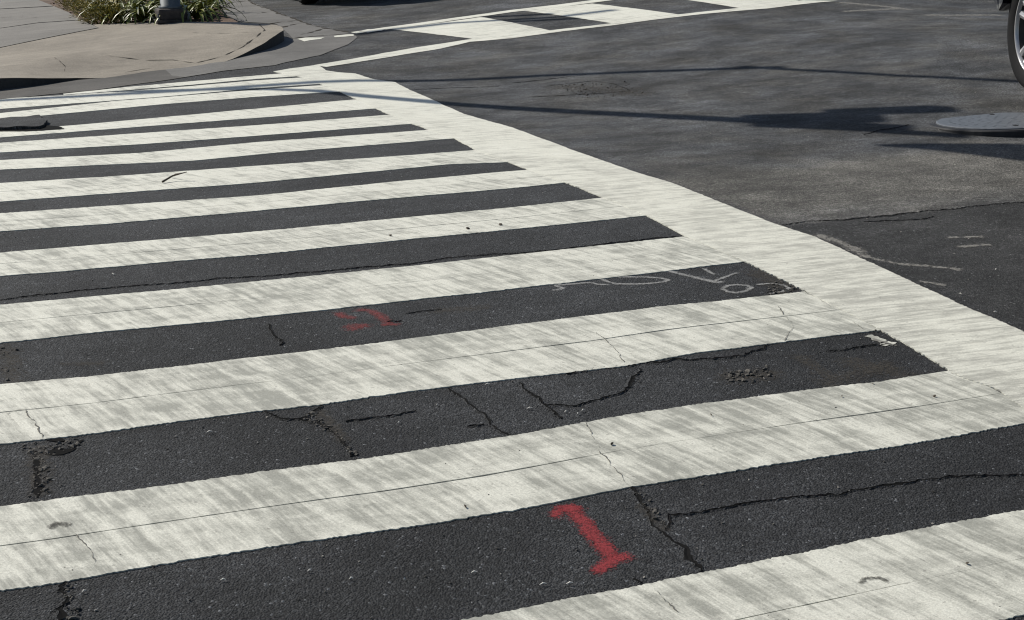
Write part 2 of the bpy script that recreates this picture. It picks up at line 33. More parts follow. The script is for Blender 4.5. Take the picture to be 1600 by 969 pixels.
# ------------------------------------------------------------------ ground heights
PX = [a for a, b in D['prof']]; PZ = [b for a, b in D['prof']]
def sm(x, a, b):
    t = min(1, max(0, (x-a)/(b-a))); return t*t*(3-2*t)
def prof(u):
    if u <= PX[0]: return PZ[0]
    if u >= PX[-1]: return PZ[-1]
    k = (u-PX[0])/.25; i = min(int(k), len(PX)-2); f = k-i
    return PZ[i]*(1-f)+PZ[i+1]*f
def terr(x, y):
    z = prof(y); a = min(8, max(0, y-7))
    z += D['twist']*.001*min(0, max(-3, x-3))*a*a*(min(1, max(0, (25-y)/10)) if y > 15 else 1)
    return z + .30*sm(x, 3.6, 9)*sm(y, 5, 11)
LA, LB = [Vector(q) for q in D['lip']]
def kerbh(x, y):
    p = Vector((x, y)); ab = LB-LA; t = min(1, max(0, (p-LA).dot(ab)/ab.dot(ab)))
    s_ = min(1, (p-(LA+ab*t)).length/1.1); return .004+.105*s_*s_*(3-2*s_)
def walk(x, y): return terr(x, y)+kerbh(x, y)
def to_sun(x, y, h):           # the point h above (x,y) ground along the ray to the sun
    z = terr(x, y); t = h/SUND.z
    return Vector((x+SUND.x*t, y+SUND.y*t, z+h))

# ------------------------------------------------------------------ materials
class NB:
    def __init__(s_, name):
        s_.m = bpy.data.materials.new(name); s_.m.use_nodes = True; s_.nt = s_.m.node_tree
        s_.b = s_.nt.nodes['Principled BSDF']
        s_.pos = s_.nt.nodes.new('ShaderNodeNewGeometry').outputs['Position']
    def n(s_, t, **k):
        nd = s_.nt.nodes.new(t)
        for a, v in k.items(): setattr(nd, a, v)
        return nd
    def put(s_, sock, v):
        if isinstance(v, (int, float)): sock.default_value = v
        elif isinstance(v, (tuple, list)): sock.default_value = tuple(v)+((1,) if len(v) == 3 and sock.type == 'RGBA' else ())
        else: s_.nt.links.new(v, sock)
    def vec(s_, scale, rot=0, src=None):
        src = src or s_.pos
        if rot:
            r = s_.n('ShaderNodeMapping'); s_.put(r.inputs['Vector'], src); r.inputs['Rotation'].default_value = (0, 0, rot); src = r.outputs[0]
        a = s_.n('ShaderNodeMapping'); s_.put(a.inputs['Vector'], src); a.inputs['Scale'].default_value = scale
        return a.outputs[0]
    def noise(s_, v, scale, det=2, rough=.5, dist=0):
        a = s_.n('ShaderNodeTexNoise'); s_.put(a.inputs['Vector'], v); a.inputs['Scale'].default_value = scale
        a.inputs['Detail'].default_value = det; a.inputs['Roughness'].default_value = rough; a.inputs['Distortion'].default_value = dist
        return a.outputs[0]
    def vor(s_, v, scale, feat='F1'):
        a = s_.n('ShaderNodeTexVoronoi', feature=feat); s_.put(a.inputs['Vector'], v); a.inputs['Scale'].default_value = scale
        return a
    def rng(s_, v, a, b, c_=0, d=1, smooth=False):
        r = s_.n('ShaderNodeMapRange'); r.clamp = True
        if smooth: r.interpolation_type = 'SMOOTHSTEP'
        s_.put(r.inputs[0], v)
        for i, q in enumerate((a, b, c_, d)): s_.put(r.inputs[i+1], q)
        return r.outputs[0]
    def math(s_, op, a, b=0):
        m = s_.n('ShaderNodeMath', operation=op); s_.put(m.inputs[0], a); s_.put(m.inputs[1], b); return m.outputs[0]
    def mix(s_, f, a, b, mode='MIX'):
        m = s_.n('ShaderNodeMix', data_type='RGBA', blend_type=mode)
        s_.put(m.inputs['Factor'], f); s_.put(m.inputs[6], a); s_.put(m.inputs[7], b); return m.outputs[2]
    def grey(s_, v):
        m = s_.n('ShaderNodeCombineColor')
        for i in range(3): s_.put(m.inputs[i], v)
        return m.outputs[0]
    def bump(s_, h, strength, dist, prev=None):
        b = s_.n('ShaderNodeBump'); b.inputs['Strength'].default_value = strength; b.inputs['Distance'].default_value = dist
        s_.put(b.inputs['Height'], h)
        if prev is not None: s_.put(b.inputs['Normal'], prev)
        return b.outputs[0]
    def attr(s_, name):
        a = s_.n('ShaderNodeAttribute'); a.attribute_name = name; return a.outputs['Fac']
    def end(s_, col, rough=.8, nrm=None, metal=0, spec=.5):
        s_.put(s_.b.inputs['Base Color'], col); s_.put(s_.b.inputs['Roughness'], rough); s_.put(s_.b.inputs['Metallic'], metal)
        s_.put(s_.b.inputs['Specular IOR Level'], spec)
        if nrm is not None: s_.put(s_.b.inputs['Normal'], nrm)
        return s_.m
def asphalt_parts(q):
    """colour, roughness and normal of the asphalt, from the world position alone"""
    xyz = q.n('ShaderNodeSeparateXYZ'); q.put(xyz.inputs[0], q.pos)
    flat = q.vec((1, 1, .2))
    g1 = q.noise(flat, 210, 3, .7)
    cells = q.vor(flat, 165); g2 = q.n('ShaderNodeSeparateColor'); q.put(g2.inputs[0], cells.outputs['Color'])
    g3 = q.noise(flat, 45, 2, .6)
    out = q.rng(q.math('ADD', xyz.outputs[0], q.rng(q.noise(flat, 3, 2), 0, 1, -.03, .03)), 3.5, 3.62)       # beyond the crossing: worn, unsealed
    beyond = q.rng(xyz.outputs[1], 13.7, 13.9)
    out = q.math('MAXIMUM', out, beyond)
    seam = q.math('ADD', xyz.outputs[1], q.math('MULTIPLY', xyz.outputs[0], .0148))
    patch = q.rng(q.math('ADD', seam, q.rng(q.noise(flat, 9, 2), 0, 1, -.02, .02)), 5.79, 5.81)
    worn = q.math('MULTIPLY', out, patch)
    streak = q.noise(q.vec((1.0, 1.25, 1), .08), 1.9, 9, .72, .15)
    streak2 = q.noise(q.vec((2, 3.4, 1), -.06), 2.6, 7, .72)
    big = q.noise(flat, .8, 4, .6)
    lvl_in = q.math('MULTIPLY', q.rng(xyz.outputs[1], 3, 10, .0235, .036), q.rng(q.noise(flat, 1.5, 4, .6), .4, .6, .86, 1.2))
    lvl_out = q.rng(streak, .40, .60, .033, .085)
    band = q.math('MULTIPLY', q.rng(seam, 5.8, 6.15, .45, 1), q.rng(q.math('ADD', seam, q.rng(q.noise(flat, 2.2, 4), 0, 1, -.25, .25)), 7.0, 7.3, 1, 0))
    lvl_out = q.math('ADD', lvl_out, q.math('MULTIPLY', band, q.rng(q.noise(flat, 1.1, 3), .3, .6, .022, .046)))
    lvl = q.n('ShaderNodeMix', data_type='FLOAT'); q.put(lvl.inputs[0], worn); q.put(lvl.inputs[2], lvl_in); q.put(lvl.inputs[3], lvl_out)
    v = q.math('MULTIPLY', lvl.outputs[0], q.rng(big, .36, .64, .72, 1.25))
    v = q.math('MULTIPLY', v, q.rng(streak2, .34, .66, .74, 1.30))
    g4 = q.noise(flat, 80, 3, .75); v = q.math('MULTIPLY', v, q.rng(g4, .34, .66, .52, 1.55))
    v = q.math('MULTIPLY', v, q.rng(g3, .3, .7, .75, 1.25))
    v = q.math('MULTIPLY', v, q.rng(g1, .32, .70, .40, 1.75))
    v = q.math('MULTIPLY', v, q.rng(g2.outputs[0], 0, 1, .62, 1.45))
    spk = q.rng(g2.outputs[1], .975, .99)
    v = q.math('ADD', v, q.math('MULTIPLY', spk, q.rng(g2.outputs[2], 0, 1, .03, .16)))
    tint = q.mix(q.math('MULTIPLY', worn, q.rng(q.noise(flat, 1.7, 3, .6), .42, .68)), (.95, .99, 1.05), (1.04, 1.01, .94))
    col = q.mix(1.0, q.grey(v), q.mix(q.math('MULTIPLY', band, out), tint, (1.06, 1.02, .92)), 'MULTIPLY')
    h = q.math('ADD', q.math('MULTIPLY', cells.outputs['Distance'], -.9), q.math('MULTIPLY', g1, .9))
    h = q.math('ADD', h, q.math('MULTIPLY', g4, 1.1)); nrm = q.bump(h, .75, .008)
    nrm = q.bump(q.noise(flat, 7, 3), .25, .012, nrm)
    return col, nrm
def m_asphalt():
    q = NB('asphalt'); col, nrm = asphalt_parts(q); return q.end(col, .86, nrm, spec=.35)
def m_overlay(name, paint, lo, hi, scale=140, maxf=1.0, var=.6):
    """thin paint or dust that lies on the asphalt only where it took"""
    q = NB(name); f2 = q.vec((1, 1, .2))
    sp = q.math('ADD', q.math('MULTIPLY', q.rng(q.noise(f2, scale, 3, .7), .34, .66), .85), q.math('MULTIPLY', q.rng(q.noise(f2, 24, 4, .65), .3, .7), .5))
    v = q.math('SUBTRACT', q.math('MULTIPLY', q.attr('dens'), 1.15), sp)
    f = q.math('MULTIPLY', q.rng(v, lo, hi), maxf)
    pc = q.mix(q.noise(f2, 90, 3, .7), [a*(1-var) for a in paint], [min(1, a*(1+var*.5)) for a in paint])
    m = q.end(pc, .85, q.bump(q.noise(f2, 200, 3, .7), .5, .006), spec=.25)
    q.put(q.b.inputs['Alpha'], f); return m
def m_paint(name, along_x):
    q = NB(name); acol, anrm = asphalt_parts(q)
    wv = q.n('ShaderNodeTexNoise'); q.put(wv.inputs['Vector'], q.pos); wv.inputs['Scale'].default_value = 3.2; wv.inputs['Detail'].default_value = 3
    sc_ = q.n('ShaderNodeVectorMath', operation='SCALE'); q.put(sc_.inputs[0], wv.outputs['Color']); sc_.inputs['Scale'].default_value = .035
    ad = q.n('ShaderNodeVectorMath', operation='ADD'); q.put(ad.inputs[0], q.pos); q.put(ad.inputs[1], sc_.outputs[0]); wp = ad.outputs[0]
    if along_x: v1, v2, v3 = q.vec((12, 1.5, 1), -.30, wp), q.vec((2.4, 9, 1), .08, wp), q.vec((38, 3.2, 1), -.29, wp)
    else: v1, v2, v3 = q.vec((2.0, 13, 1), .04, wp), q.vec((7, 1.8, 1), -.2, wp), q.vec((4, 46, 1), .03, wp)
    st = q.noise(v1, 1.7, 4, .6); st2 = q.noise(v2, 2.0, 5, .65); stf = q.noise(v3, 1.6, 5, .7)
    big = q.noise(q.pos, 1.7, 4, .6); mid = q.noise(wp, 11, 5, .7)
    d = q.math('ADD', q.math('MULTIPLY', st, .30 if along_x else .38), q.math('MULTIPLY', st2, .22 if along_x else .10))
    d = q.math('ADD', d, q.math('MULTIPLY', stf, .30 if along_x else .38)); d = q.math('ADD', d, q.math('MULTIPLY', mid, .18 if along_x else .14))
    d = q.math('ADD', d, q.math('MULTIPLY', q.math('SUBTRACT', big, .5), .22))
    y = q.n('ShaderNodeSeparateXYZ'); q.put(y.inputs[0], q.pos)
    far = q.rng(y.outputs[1], 4.5, 10.5)                        # less tyre dirt on the far stripes
    d = q.math('ADD', d, q.math('MULTIPLY', far, .06))
    cl = q.rng(d, .44, .555)
    col = q.mix(cl, (.335, .335, .292), (.66, .655, .575)) if along_x else q.mix(cl, (.41, .405, .355), (.68, .675, .59))
    hi = q.rng(d, .585, .66); col = q.mix(q.math('MULTIPLY', hi, .5), col, (.80, .80, .72))
    fine = q.noise(q.pos, 190, 3, .7)
    col = q.mix(1.0, col, q.grey(q.rng(fine, .25, .75, .72, 1.22)), 'MULTIPLY')
    sp = q.vor(q.pos, 150); sc = q.n('ShaderNodeSeparateColor'); q.put(sc.inputs[0], sp.outputs['Color'])
    col = q.mix(q.math('MULTIPLY', q.rng(sc.outputs[0], .985, .995), .4), col, (.18, .17, .15))
    # scuffed-through spots where the asphalt shows
    ho = q.math('MULTIPLY', q.rng(q.noise(q.pos, 34, 5, .75), .66, .72), q.rng(q.noise(q.pos, 2.1, 3), .54, .66))
    col = q.mix(q.math('MULTIPLY', ho, .8), col, acol)
    h = q.math('ADD', q.math('MULTIPLY', d, 1.6), q.math('MULTIPLY', fine, .3))
    nrm = q.bump(h, .35, .008)
    return q.end(col, .62, nrm, spec=.35)
def m_conc(name, base, var=.25, warm=(1, .95, .86)):
    q = NB(name); b = q.noise(q.pos, 1.6, 5, .65, .3); f = q.noise(q.pos, 75, 4, .7); st = q.noise(q.vec((1, 4, 1)), 3, 4, .6)
    v = q.math('MULTIPLY', q.rng(b, .3, .7, 1-var, 1+var), q.rng(f, .25, .75, .74, 1.26))
    v = q.math('MULTIPLY', v, q.rng(st, .3, .7, .9, 1.1))
    blot = q.rng(q.noise(q.pos, 6, 5, .7), .58, .72)
    col = q.mix(1.0, q.grey(v), [base*w for w in warm], 'MULTIPLY'); col = q.mix(q.math('MULTIPLY', blot, .22), col, (.06, .055, .05))
    return q.end(col, .85, q.bump(f, .4, .004), spec=.3)
def m_plain(name, col, rough=.6, metal=0, var=.25, scale=20, spec=.5, coat=0):
    q = NB(name); k = q.rng(q.noise(q.pos, scale, 4, .6), .3, .7, 1-var, 1+var)
    m = q.end(q.mix(1.0, q.grey(k), col, 'MULTIPLY'), rough, None, metal, spec)
    q.b.inputs['Coat Weight'].default_value = coat; q.b.inputs['Coat Roughness'].default_value = .05
    return m
def m_leaf(name, a, b, rough=.35):
    q = NB(name); oi = q.n('ShaderNodeObjectInfo'); r = q.math('FRACT', q.math('ADD', oi.outputs['Random'], q.noise(q.pos, 14, 2)))
    col = q.mix(r, a, b); col = q.mix(q.rng(q.noise(q.pos, 40, 3), .45, .7, 0, .3), col, (.25, .22, .08))
    m = q.end(col, rough, None, 0, .5)
    q.b.inputs['Transmission Weight'].default_value = 0
    return m
M = {}
M['asphalt'] = m_asphalt()
M['stripe'] = m_paint('stripe_paint', True); M['edge'] = m_paint('edge_line_paint', False)
M['dirt'] = m_plain('crack_dirt_and_shade', (.011, .011, .011), .95, spec=.05)
M['joint'] = m_plain('joint_dirt', (.06, .055, .048), .95, spec=.05)
M['hair'] = m_plain('paint_crack', (.15, .145, .13), .9, spec=.1)
M['red'] = m_overlay('red_spray', (.33, .045, .052), -.30, .50, 130, .85)
M['pink'] = m_overlay('faded_red_spray', (.30, .060, .06), -.35, .9, 110, .66)
M['scrib'] = m_overlay('white_spray', (.40, .40, .39), -.25, .55, 110, .8)
M['scuff'] = m_overlay('pale_scuff', (.30, .29, .265), -.05, .45, 60, .7)
M['dust'] = m_overlay('brown_wear', (.082, .074, .063), -.05, .8, 80, .6)
M['crumb'] = m_plain('crumbled_asphalt', (.085, .080, .072), .9, var=.6, scale=60, spec=.2)
M['tan'] = m_conc('tan_concrete', .235, .2, (1.05, .94, .78))
M['grey'] = m_conc('grey_concrete', .185, .16, (1.0, .95, .87))
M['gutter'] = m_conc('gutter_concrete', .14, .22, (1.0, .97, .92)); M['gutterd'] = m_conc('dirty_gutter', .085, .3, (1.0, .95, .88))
M['kerb'] = m_conc('shaded_kerb_face', .042, .3, (1.0, .97, .95))  # dark base colour paints the shade on the kerb's upright face
M['soil'] = m_conc('mulch', .09, .5, (1.2, .8, .55))

# ------------------------------------------------------------------ mesh helpers
def link(name, bm, mats, parent=None, smooth=False, **props):
    me = bpy.data.meshes.new(name); bm.to_mesh(me); bm.free()
    for m in (mats if isinstance(mats, (list, tuple)) else [mats]): me.materials.append(m)
    if smooth:
        for p in me.polygons: p.use_smooth = True
    o = bpy.data.objects.new(name, me); COL.objects.link(o)
    if parent: o.parent = parent
    for k, v in props.items(): o[k] = v
    return o
def empty(name, loc, mat=None, **props):
    o = bpy.data.objects.new(name, None); COL.objects.link(o)
    if mat is not None: o.matrix_world = mat
    else: o.location = loc
    o.empty_display_size = .2
    for k, v in props.items(): o[k] = v
    return o
def ragged(P, amp, step=None, closed=False, seed=0):
    """a polyline resampled with a crumbly, irregular edge"""
    out = []; n = len(P); rng = range(n if closed else n-1)
    for i in rng:
        a = Vector(P[i]); b = Vector(P[(i+1) % n]); L = (b-a).length
        if L < 1e-6: continue
        st = step or (.007 if a.y < 5 else .012 if a.y < 7.5 else .04)
        k = max(1, int(L/st)); d = (b-a)/L; nn = Vector((-d.y, d.x))
        for j in range(k):
            p = a+(b-a)*(j/k)
            w = mn.noise(Vector((p.x*5, p.y*5, seed)))*1.0 + mn.noise(Vector((p.x*23, p.y*23, seed+5)))*.35*(1+mn.noise(Vector((p.x*2, p.y*2, seed)))) + random.uniform(-.55, .55)*(1+1.2*mn.noise(Vector((p.x*3, p.y*3, seed+9))))
            out.append(p+nn*w*amp)
    if not closed: out.append(Vector(P[-1]))
    return out
def drape(bm, poly, hf, lift, wall=None, cell=.25, mi=0, wmi=None):
    """a plan polygon cut into cells and laid on the height field"""
    b2 = bmesh.new()
    vs = [b2.verts.new((p[0], p[1], 0)) for p in poly]
    try: b2.faces.new(vs)
    except ValueError: b2.free(); return
    xs = [p[0] for p in poly]; ys = [p[1] for p in poly]
    for lo, hi, ax in ((min(xs), max(xs), 0), (min(ys), max(ys), 1)):
        k = math.floor(lo/cell)+1
        while k*cell < hi:
            co = [0, 0, 0]; co[ax] = k*cell+1e-5; no = [0, 0, 0]; no[ax] = 1
            bmesh.ops.bisect_plane(b2, geom=b2.verts[:]+b2.edges[:]+b2.faces[:], dist=1e-6, plane_co=co, plane_no=no); k += 1
    bmesh.ops.triangulate(b2, faces=b2.faces[:])
    for f in b2.faces:
        f.normal_update()
        if f.normal.z < 0: f.normal_flip()
    m = {}
    for v in b2.verts: m[v] = bm.verts.new((v.co.x, v.co.y, hf(v.co.x, v.co.y)+lift))
    for f in b2.faces:
        try: q = bm.faces.new([m[v] for v in f.verts]); q.material_index = mi
        except ValueError: pass
    if wall is not None:
        low = {}
        for e in b2.edges:
            if len(e.link_faces) == 1:
                f = e.link_faces[0]; L = [l.vert for l in f.loops]; i = L.index(e.verts[0])
                a, b = (e.verts[0], e.verts[1]) if L[(i+1) % len(L)] == e.verts[1] else (e.verts[1], e.verts[0])
                for v in (a, b):
                    if v not in low: low[v] = bm.verts.new((v.co.x, v.co.y, wall(v.co.x, v.co.y)))
                try: q = bm.faces.new((m[b], m[a], low[a], low[b])); q.material_index = mi if wmi is None else wmi
                except ValueError: pass
    b2.free()
def ribbon(bm, P, hw, lift, cols=6, jit=0, taper=True, mi=0, layer=None):
    """a strip along a plan polyline with a 'dens' value, 1 in the middle and 0 at its rim"""
    P = [Vector(p) for p in P]; Q = []
    for a, b in zip(P[:-1], P[1:]):
        k = max(1, int((b-a).length/.03)); Q += [a+(b-a)*(j/k) for j in range(k)]
    Q.append(P[-1])
    d0 = (Q[0]-Q[1]).normalized()*hw; d1 = (Q[-1]-Q[-2]).normalized()*hw
    Q = [Q[0]+d0] + Q + [Q[-1]+d1]; rows = []
    for i, p in enumerate(Q):
        t = (Q[min(i+1, len(Q)-1)]-Q[max(i-1, 0)]).normalized(); n = Vector((-t.y, t.x)); row = []
        for c_ in range(cols+1):
            f = c_/cols*2-1; x = p+n*(f*hw*(1+random.uniform(-jit, jit)))
            v = bm.verts.new((x.x, x.y, terr(x.x, x.y)+lift)); v[layer] = (1-abs(f)**1.8) if 0 < i < len(Q)-1 else 0
            row.append(v)
        rows.append(row)
    for r0, r1 in zip(rows[:-1], rows[1:]):
        for a in range(cols):
            f = bm.faces.new((r0[a], r1[a], r1[a+1], r0[a+1])); f.material_index = mi
            f.normal_update()
            if f.normal.z < 0: f.normal_flip()
def spray(name, strokes, mat, lift, label=None, jit=.25):
    bm = bmesh.new(); ly = bm.verts.layers.float.new('dens')
    for k, (P, hw) in enumerate(strokes): ribbon(bm, P, hw, lift+k*.0002, jit=jit, layer=ly)
    o = link(name, bm, mat, road)
    if label: o['label'] = label
    return o
def crack(P, w, lip=1, name='crack', parent=None, hf=terr, base=0.0, wobble=.8, dirt='dirt'):
    if lip: w *= .46
    bm = bmesh.new(); Q = [Vector(p) for p in P]; R = []
    for a, b in zip(Q[:-1], Q[1:]):
        k = max(1, int((b-a).length/(.009 if a.y < 5 else .014 if a.y < 8 else .05))); R += [a+(b-a)*(j/k) for j in range(k)]
    R.append(Q[-1]); rows = []; n_ = len(R); sd = random.random()*99
    wob = 0
    for i, p in enumerate(R):
        t = (R[min(i+1, n_-1)]-R[max(i-1, 0)]).normalized(); nn = Vector((-t.y, t.x))
        wob = wob*.72+random.uniform(-1, 1)*w*wobble*.8
        ww = w*.5*max(.06, .6+2.0*mn.noise(Vector((p.x*9+sd, p.y*9, 0)))+random.uniform(-.5, .5))
        if i in (0, n_-1): ww *= .15
        row = []
        for f, z in ((-2.1, .0006), (-1.15, .003), (-.9, .0026), (0, .0010), (.9, .0026), (1.15, .003), (2.1, .0006)):
            if abs(f) > 1.0:
                j = 1+random.uniform(-.25, .35); zz = z*(1 if abs(f) > 2 else random.uniform(.3, 1.5))*lip
                if abs(f) > 2: zz = z
                off = f*max(ww, .003)*j
            else: zz = z if lip else .0016; off = f*ww
            x = p+nn*(off+wob); row.append(bm.verts.new((x.x, x.y, hf(x.x, x.y)+zz+base)))
        rows.append(row)
    for r0, r1 in zip(rows[:-1], rows[1:]):
        for a in range(6):
            if not lip and a not in (2, 3): continue
            f = bm.faces.new((r0[a], r1[a], r1[a+1], r0[a+1])); f.material_index = 1 if a in (1, 2, 3, 4) else 0
            f.normal_update()
            if f.normal.z < 0: f.normal_flip()
    return link(name, bm, [M['asphalt'], M[dirt]], parent)
def rock(bm, p, r, flat=.7, mi=0):
    b2 = bmesh.new(); bmesh.ops.create_icosphere(b2, subdivisions=1, radius=r)
    rot = Matrix.Rotation(random.random()*6.28, 3, 'Z') @ Matrix.Rotation(random.random(), 3, 'X'); m = {}
    for v in b2.verts:
        k = v.co*random.uniform(.65, 1.15); k = rot @ Vector((k.x*random.uniform(.9, 1.3), k.y, k.z*flat)); m[v] = bm.verts.new(Vector(p)+k)
    for f in b2.faces: q = bm.faces.new([m[v] for v in f.verts]); q.material_index = mi
    b2.free()
def inpoly(x, y, P):
    r = False; n = len(P)
    for i in range(n):
        (x0, y0), (x1, y1) = P[i], P[(i+1) % n]
        if (y0 > y) != (y1 > y) and x < (x1-x0)*(y-y0)/(y1-y0)+x0: r = not r
    return r
def tube(bm, pts, r, seg=8, mi=0, cap=True):
    rings = []; pts = [Vector(p) for p in pts]; rr = r if isinstance(r, (list, tuple)) else [r]*len(pts)
    for i, p in enumerate(pts):
        t = (pts[min(i+1, len(pts)-1)]-pts[max(i-1, 0)]).normalized(); q = t.to_track_quat('Z', 'Y')
        rings.append([bm.verts.new(p+q @ Vector((math.cos(a)*rr[i], math.sin(a)*rr[i], 0))) for a in [k*2*math.pi/seg for k in range(seg)]])
    for a, b in zip(rings[:-1], rings[1:]):
        for k in range(seg): bm.faces.new((a[k], a[(k+1) % seg], b[(k+1) % seg], b[k])).material_index = mi
    if cap:
        bm.faces.new(rings[0][::-1]).material_index = mi; bm.faces.new(rings[-1]).material_index = mi
def box(bm, c_, s_, rot=None, mi=0, bev=0):
    b2 = bmesh.new(); bmesh.ops.create_cube(b2, size=1)
    for v in b2.verts: v.co = Vector((v.co.x*s_[0], v.co.y*s_[1], v.co.z*s_[2]))
    if bev: bmesh.ops.bevel(b2, geom=b2.edges[:], offset=bev, segments=2, affect='EDGES', profile=.6)
    m = {}
    for v in b2.verts:
        k = v.co.copy()
        if rot is not None: k = rot @ k
        m[v] = bm.verts.new(k+Vector(c_))
    for f in b2.faces: bm.faces.new([m[v] for v in f.verts]).material_index = mi
    b2.free()
def lathe(bm, prof_, seg=40, mi=0, closed=True):
    """profile of (radius, y) spun round the y axis"""
    rings = [[bm.verts.new((r*math.cos(a), y, r*math.sin(a))) for a in [k*2*math.pi/seg for k in range(seg)]] for r, y in prof_]
    n = len(rings)
    for i in range(n if closed else n-1):
        a, b = rings[i], rings[(i+1) % n]
        for k in range(seg): bm.faces.new((a[k], a[(k+1) % seg], b[(k+1) % seg], b[k])).material_index = mi
def fixn(bm): bmesh.ops.recalc_face_normals(bm, faces=bm.faces[:])

# ------------------------------------------------------------------ road sheet
def axis(lo, f0, f1, hi, fine):
    a = []; x = f0; st = fine; back = []
    while x < f1: a.append(x); x += fine
    a.append(f1); x = f1
    while x < hi: st *= 1.35; x += st; a.append(x)
    x = f0; st = fine
    while x > lo: st *= 1.35; x -= st; back.append(x)
    return back[::-1]+a
XS = axis(-700, -2.5, 12, 700, .1); YS = axis(-700, 0, 20, 900, .1)
bm = bmesh.new(); g = [[bm.verts.new((x, y, terr(x, y))) for x in XS] for y in YS]
for j in range(len(YS)-1):
    for i in range(len(XS)-1): bm.faces.new((g[j][i], g[j][i+1], g[j+1][i+1], g[j+1][i]))
road = link('road', bm, M['asphalt'], smooth=True, kind='structure', label='dark patched asphalt road surface of the intersection')

# ------------------------------------------------------------------ painted crossing
INN = sorted(D['inner'], key=lambda p: p[1]); OUT = sorted(D['outer'], key=lambda p: p[1])
def interp(L, y, ix=0, iy=1):
    if y <= L[0][iy]: return L[0][ix]
    for a, b in zip(L[:-1], L[1:]):
        if y <= b[iy]:
            f = (y-a[iy])/max(1e-6, b[iy]-a[iy]); return a[ix]+(b[ix]-a[ix])*f
    return L[-1][ix]
def atx(L, x): return interp(L, x, 1, 0)
TW = .0035
for i, b in enumerate(D['bars']):
    N_, F_ = [sorted(q) for q in (b['near'], b['far'])]
    x0 = -1.2 if i < 12 else N_[0][0]
    def fill(L):
        x1 = interp(INN, L[-1][1])+.025; ks = [x0]+[p[0] for p in L if x0 < p[0] < x1-.05]+[x1]
        return [(x, atx(L, x)) for x in ks]
    n_, f_ = fill(N_), fill(F_)
    amp = .0052 if i < 8 else .006
    nr = ragged(n_, amp, seed=i); fr = ragged(f_, amp, seed=i+40)
    bm = bmesh.new()
    if i < 9:
        k = 90; mid = []
        for j in range(k+1):
            t = j/k; xa = x0+(min(n_[-1][0], f_[-1][0])-x0)*t; ya = (atx(n_, xa)+atx(f_, xa))/2
            mid.append((xa, ya+.006*mn.noise(Vector((xa*1.3, i*3.1, 0)))))
        mid[-1] = ((n_[-1][0]+f_[-1][0])/2-.002, mid[-1][1])
        gap = [max(.0004, .0030*(.6+1.5*mn.noise(Vector((p[0]*1.1, i*7.7, 2)))+random.uniform(-.25, .25))) for p in mid]
        up = [Vector((p[0], p[1]+g_)) for p, g_ in zip(mid, gap)]; dn = [Vector((p[0], p[1]-g_)) for p, g_ in zip(mid, gap)]
        drape(bm, up+fr[::-1], terr, TW, lambda x, y: terr(x, y)-.002, .3)
        drape(bm, nr+dn[::-1], terr, TW, lambda x, y: terr(x, y)-.002, .3)
    else:
        drape(bm, nr+fr[::-1], terr, TW, lambda x, y: terr(x, y)-.002, .4)
    link('crosswalk_stripe', bm, M['stripe'], road)
i0 = ragged([(3.07, 1.2)]+[tuple(p) for p in INN], .006, seed=70); o0 = ragged([(3.53, 1.2)]+[tuple(p) for p in OUT], .0055, seed=71)
bm = bmesh.new(); drape(bm, i0+o0[::-1], terr, TW+.001, lambda x, y: terr(x, y)-.002, .3)
link('edge_line', bm, M['edge'], road)
bm = bmesh.new(); drape(bm, [(-1.66, 1.2)]+[(-1.205, 1.2), (-1.205, 12.5), (-1.66, 12.5)], terr, TW+.001, lambda x, y: terr(x, y)-.002, .4)
link('edge_line', bm, M['edge'], road)
# second crossing, beyond
def two(a, b): return ragged(a, .006, .08, seed=3)+ragged(b, .006, .08, seed=4)[::-1]
bm = bmesh.new(); drape(bm, two(D['cw2_near_top'], D['cw2_near_bot']), terr, TW+.001, None, .4); link('edge_line', bm, M['edge'], road)
bm = bmesh.new(); drape(bm, two(D['cw2_far_top'], D['cw2_far_bot']), terr, TW+.001, None, .4); link('edge_line', bm, M['edge'], road)
for P in D['cw2_s']:
    bm = bmesh.new(); drape(bm, ragged(P, .006, .06, True), terr, TW, None, .4); link('crosswalk_stripe', bm, M['edge'], road)
for P in D['remnant']:
    bm = bmesh.new(); drape(bm, ragged(P, .012, .04, True), terr, .0075, None, .4); link('paint_remnant', bm, M['edge'], road)

# ------------------------------------------------------------------ gutter and pavement
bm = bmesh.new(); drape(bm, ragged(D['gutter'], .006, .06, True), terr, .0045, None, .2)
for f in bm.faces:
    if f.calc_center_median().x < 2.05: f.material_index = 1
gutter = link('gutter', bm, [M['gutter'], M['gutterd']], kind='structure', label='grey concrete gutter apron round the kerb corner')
bm = bmesh.new(); drape(bm, ragged(D['gutter2'], .006, .06, True), terr, .0035, None, .2)
link('gutter_apron', bm, M['gutter'], gutter)
for P in D['g_cracks']: crack(P, .035, 0, 'crack', gutter, terr, .005, .35, 'joint')
pave = empty('sidewalk', (1.5, 15, terr(1.5, 15)), kind='structure', label='tan concrete corner sidewalk with a dropped kerb ramp')
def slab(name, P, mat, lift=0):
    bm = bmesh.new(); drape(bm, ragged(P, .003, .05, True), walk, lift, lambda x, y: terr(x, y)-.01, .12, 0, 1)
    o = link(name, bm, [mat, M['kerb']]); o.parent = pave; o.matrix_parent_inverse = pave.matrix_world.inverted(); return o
pave.matrix_world = Matrix.Translation(pave.location)
slab('ramp_slab', [(-4, D['ramp'][0][1]-.05)]+D['ramp']+[(-4, D['ramp'][-1][1]-.3)], M['tan'])
slab('slab', [(-4, D['slab1'][0][1]-.3)]+D['slab1']+[(-4, D['slab1'][-1][1])], M['grey'])
slab('slab', [(-4, D['slab2'][0][1])]+D['slab2']+[(-4, D['slab2'][-1][1])], M['grey'])
slab('slab', [(-4, D['slab3'][0][1])]+D['slab3']+[(-4, D['slab3'][-1][1])], M['grey'])
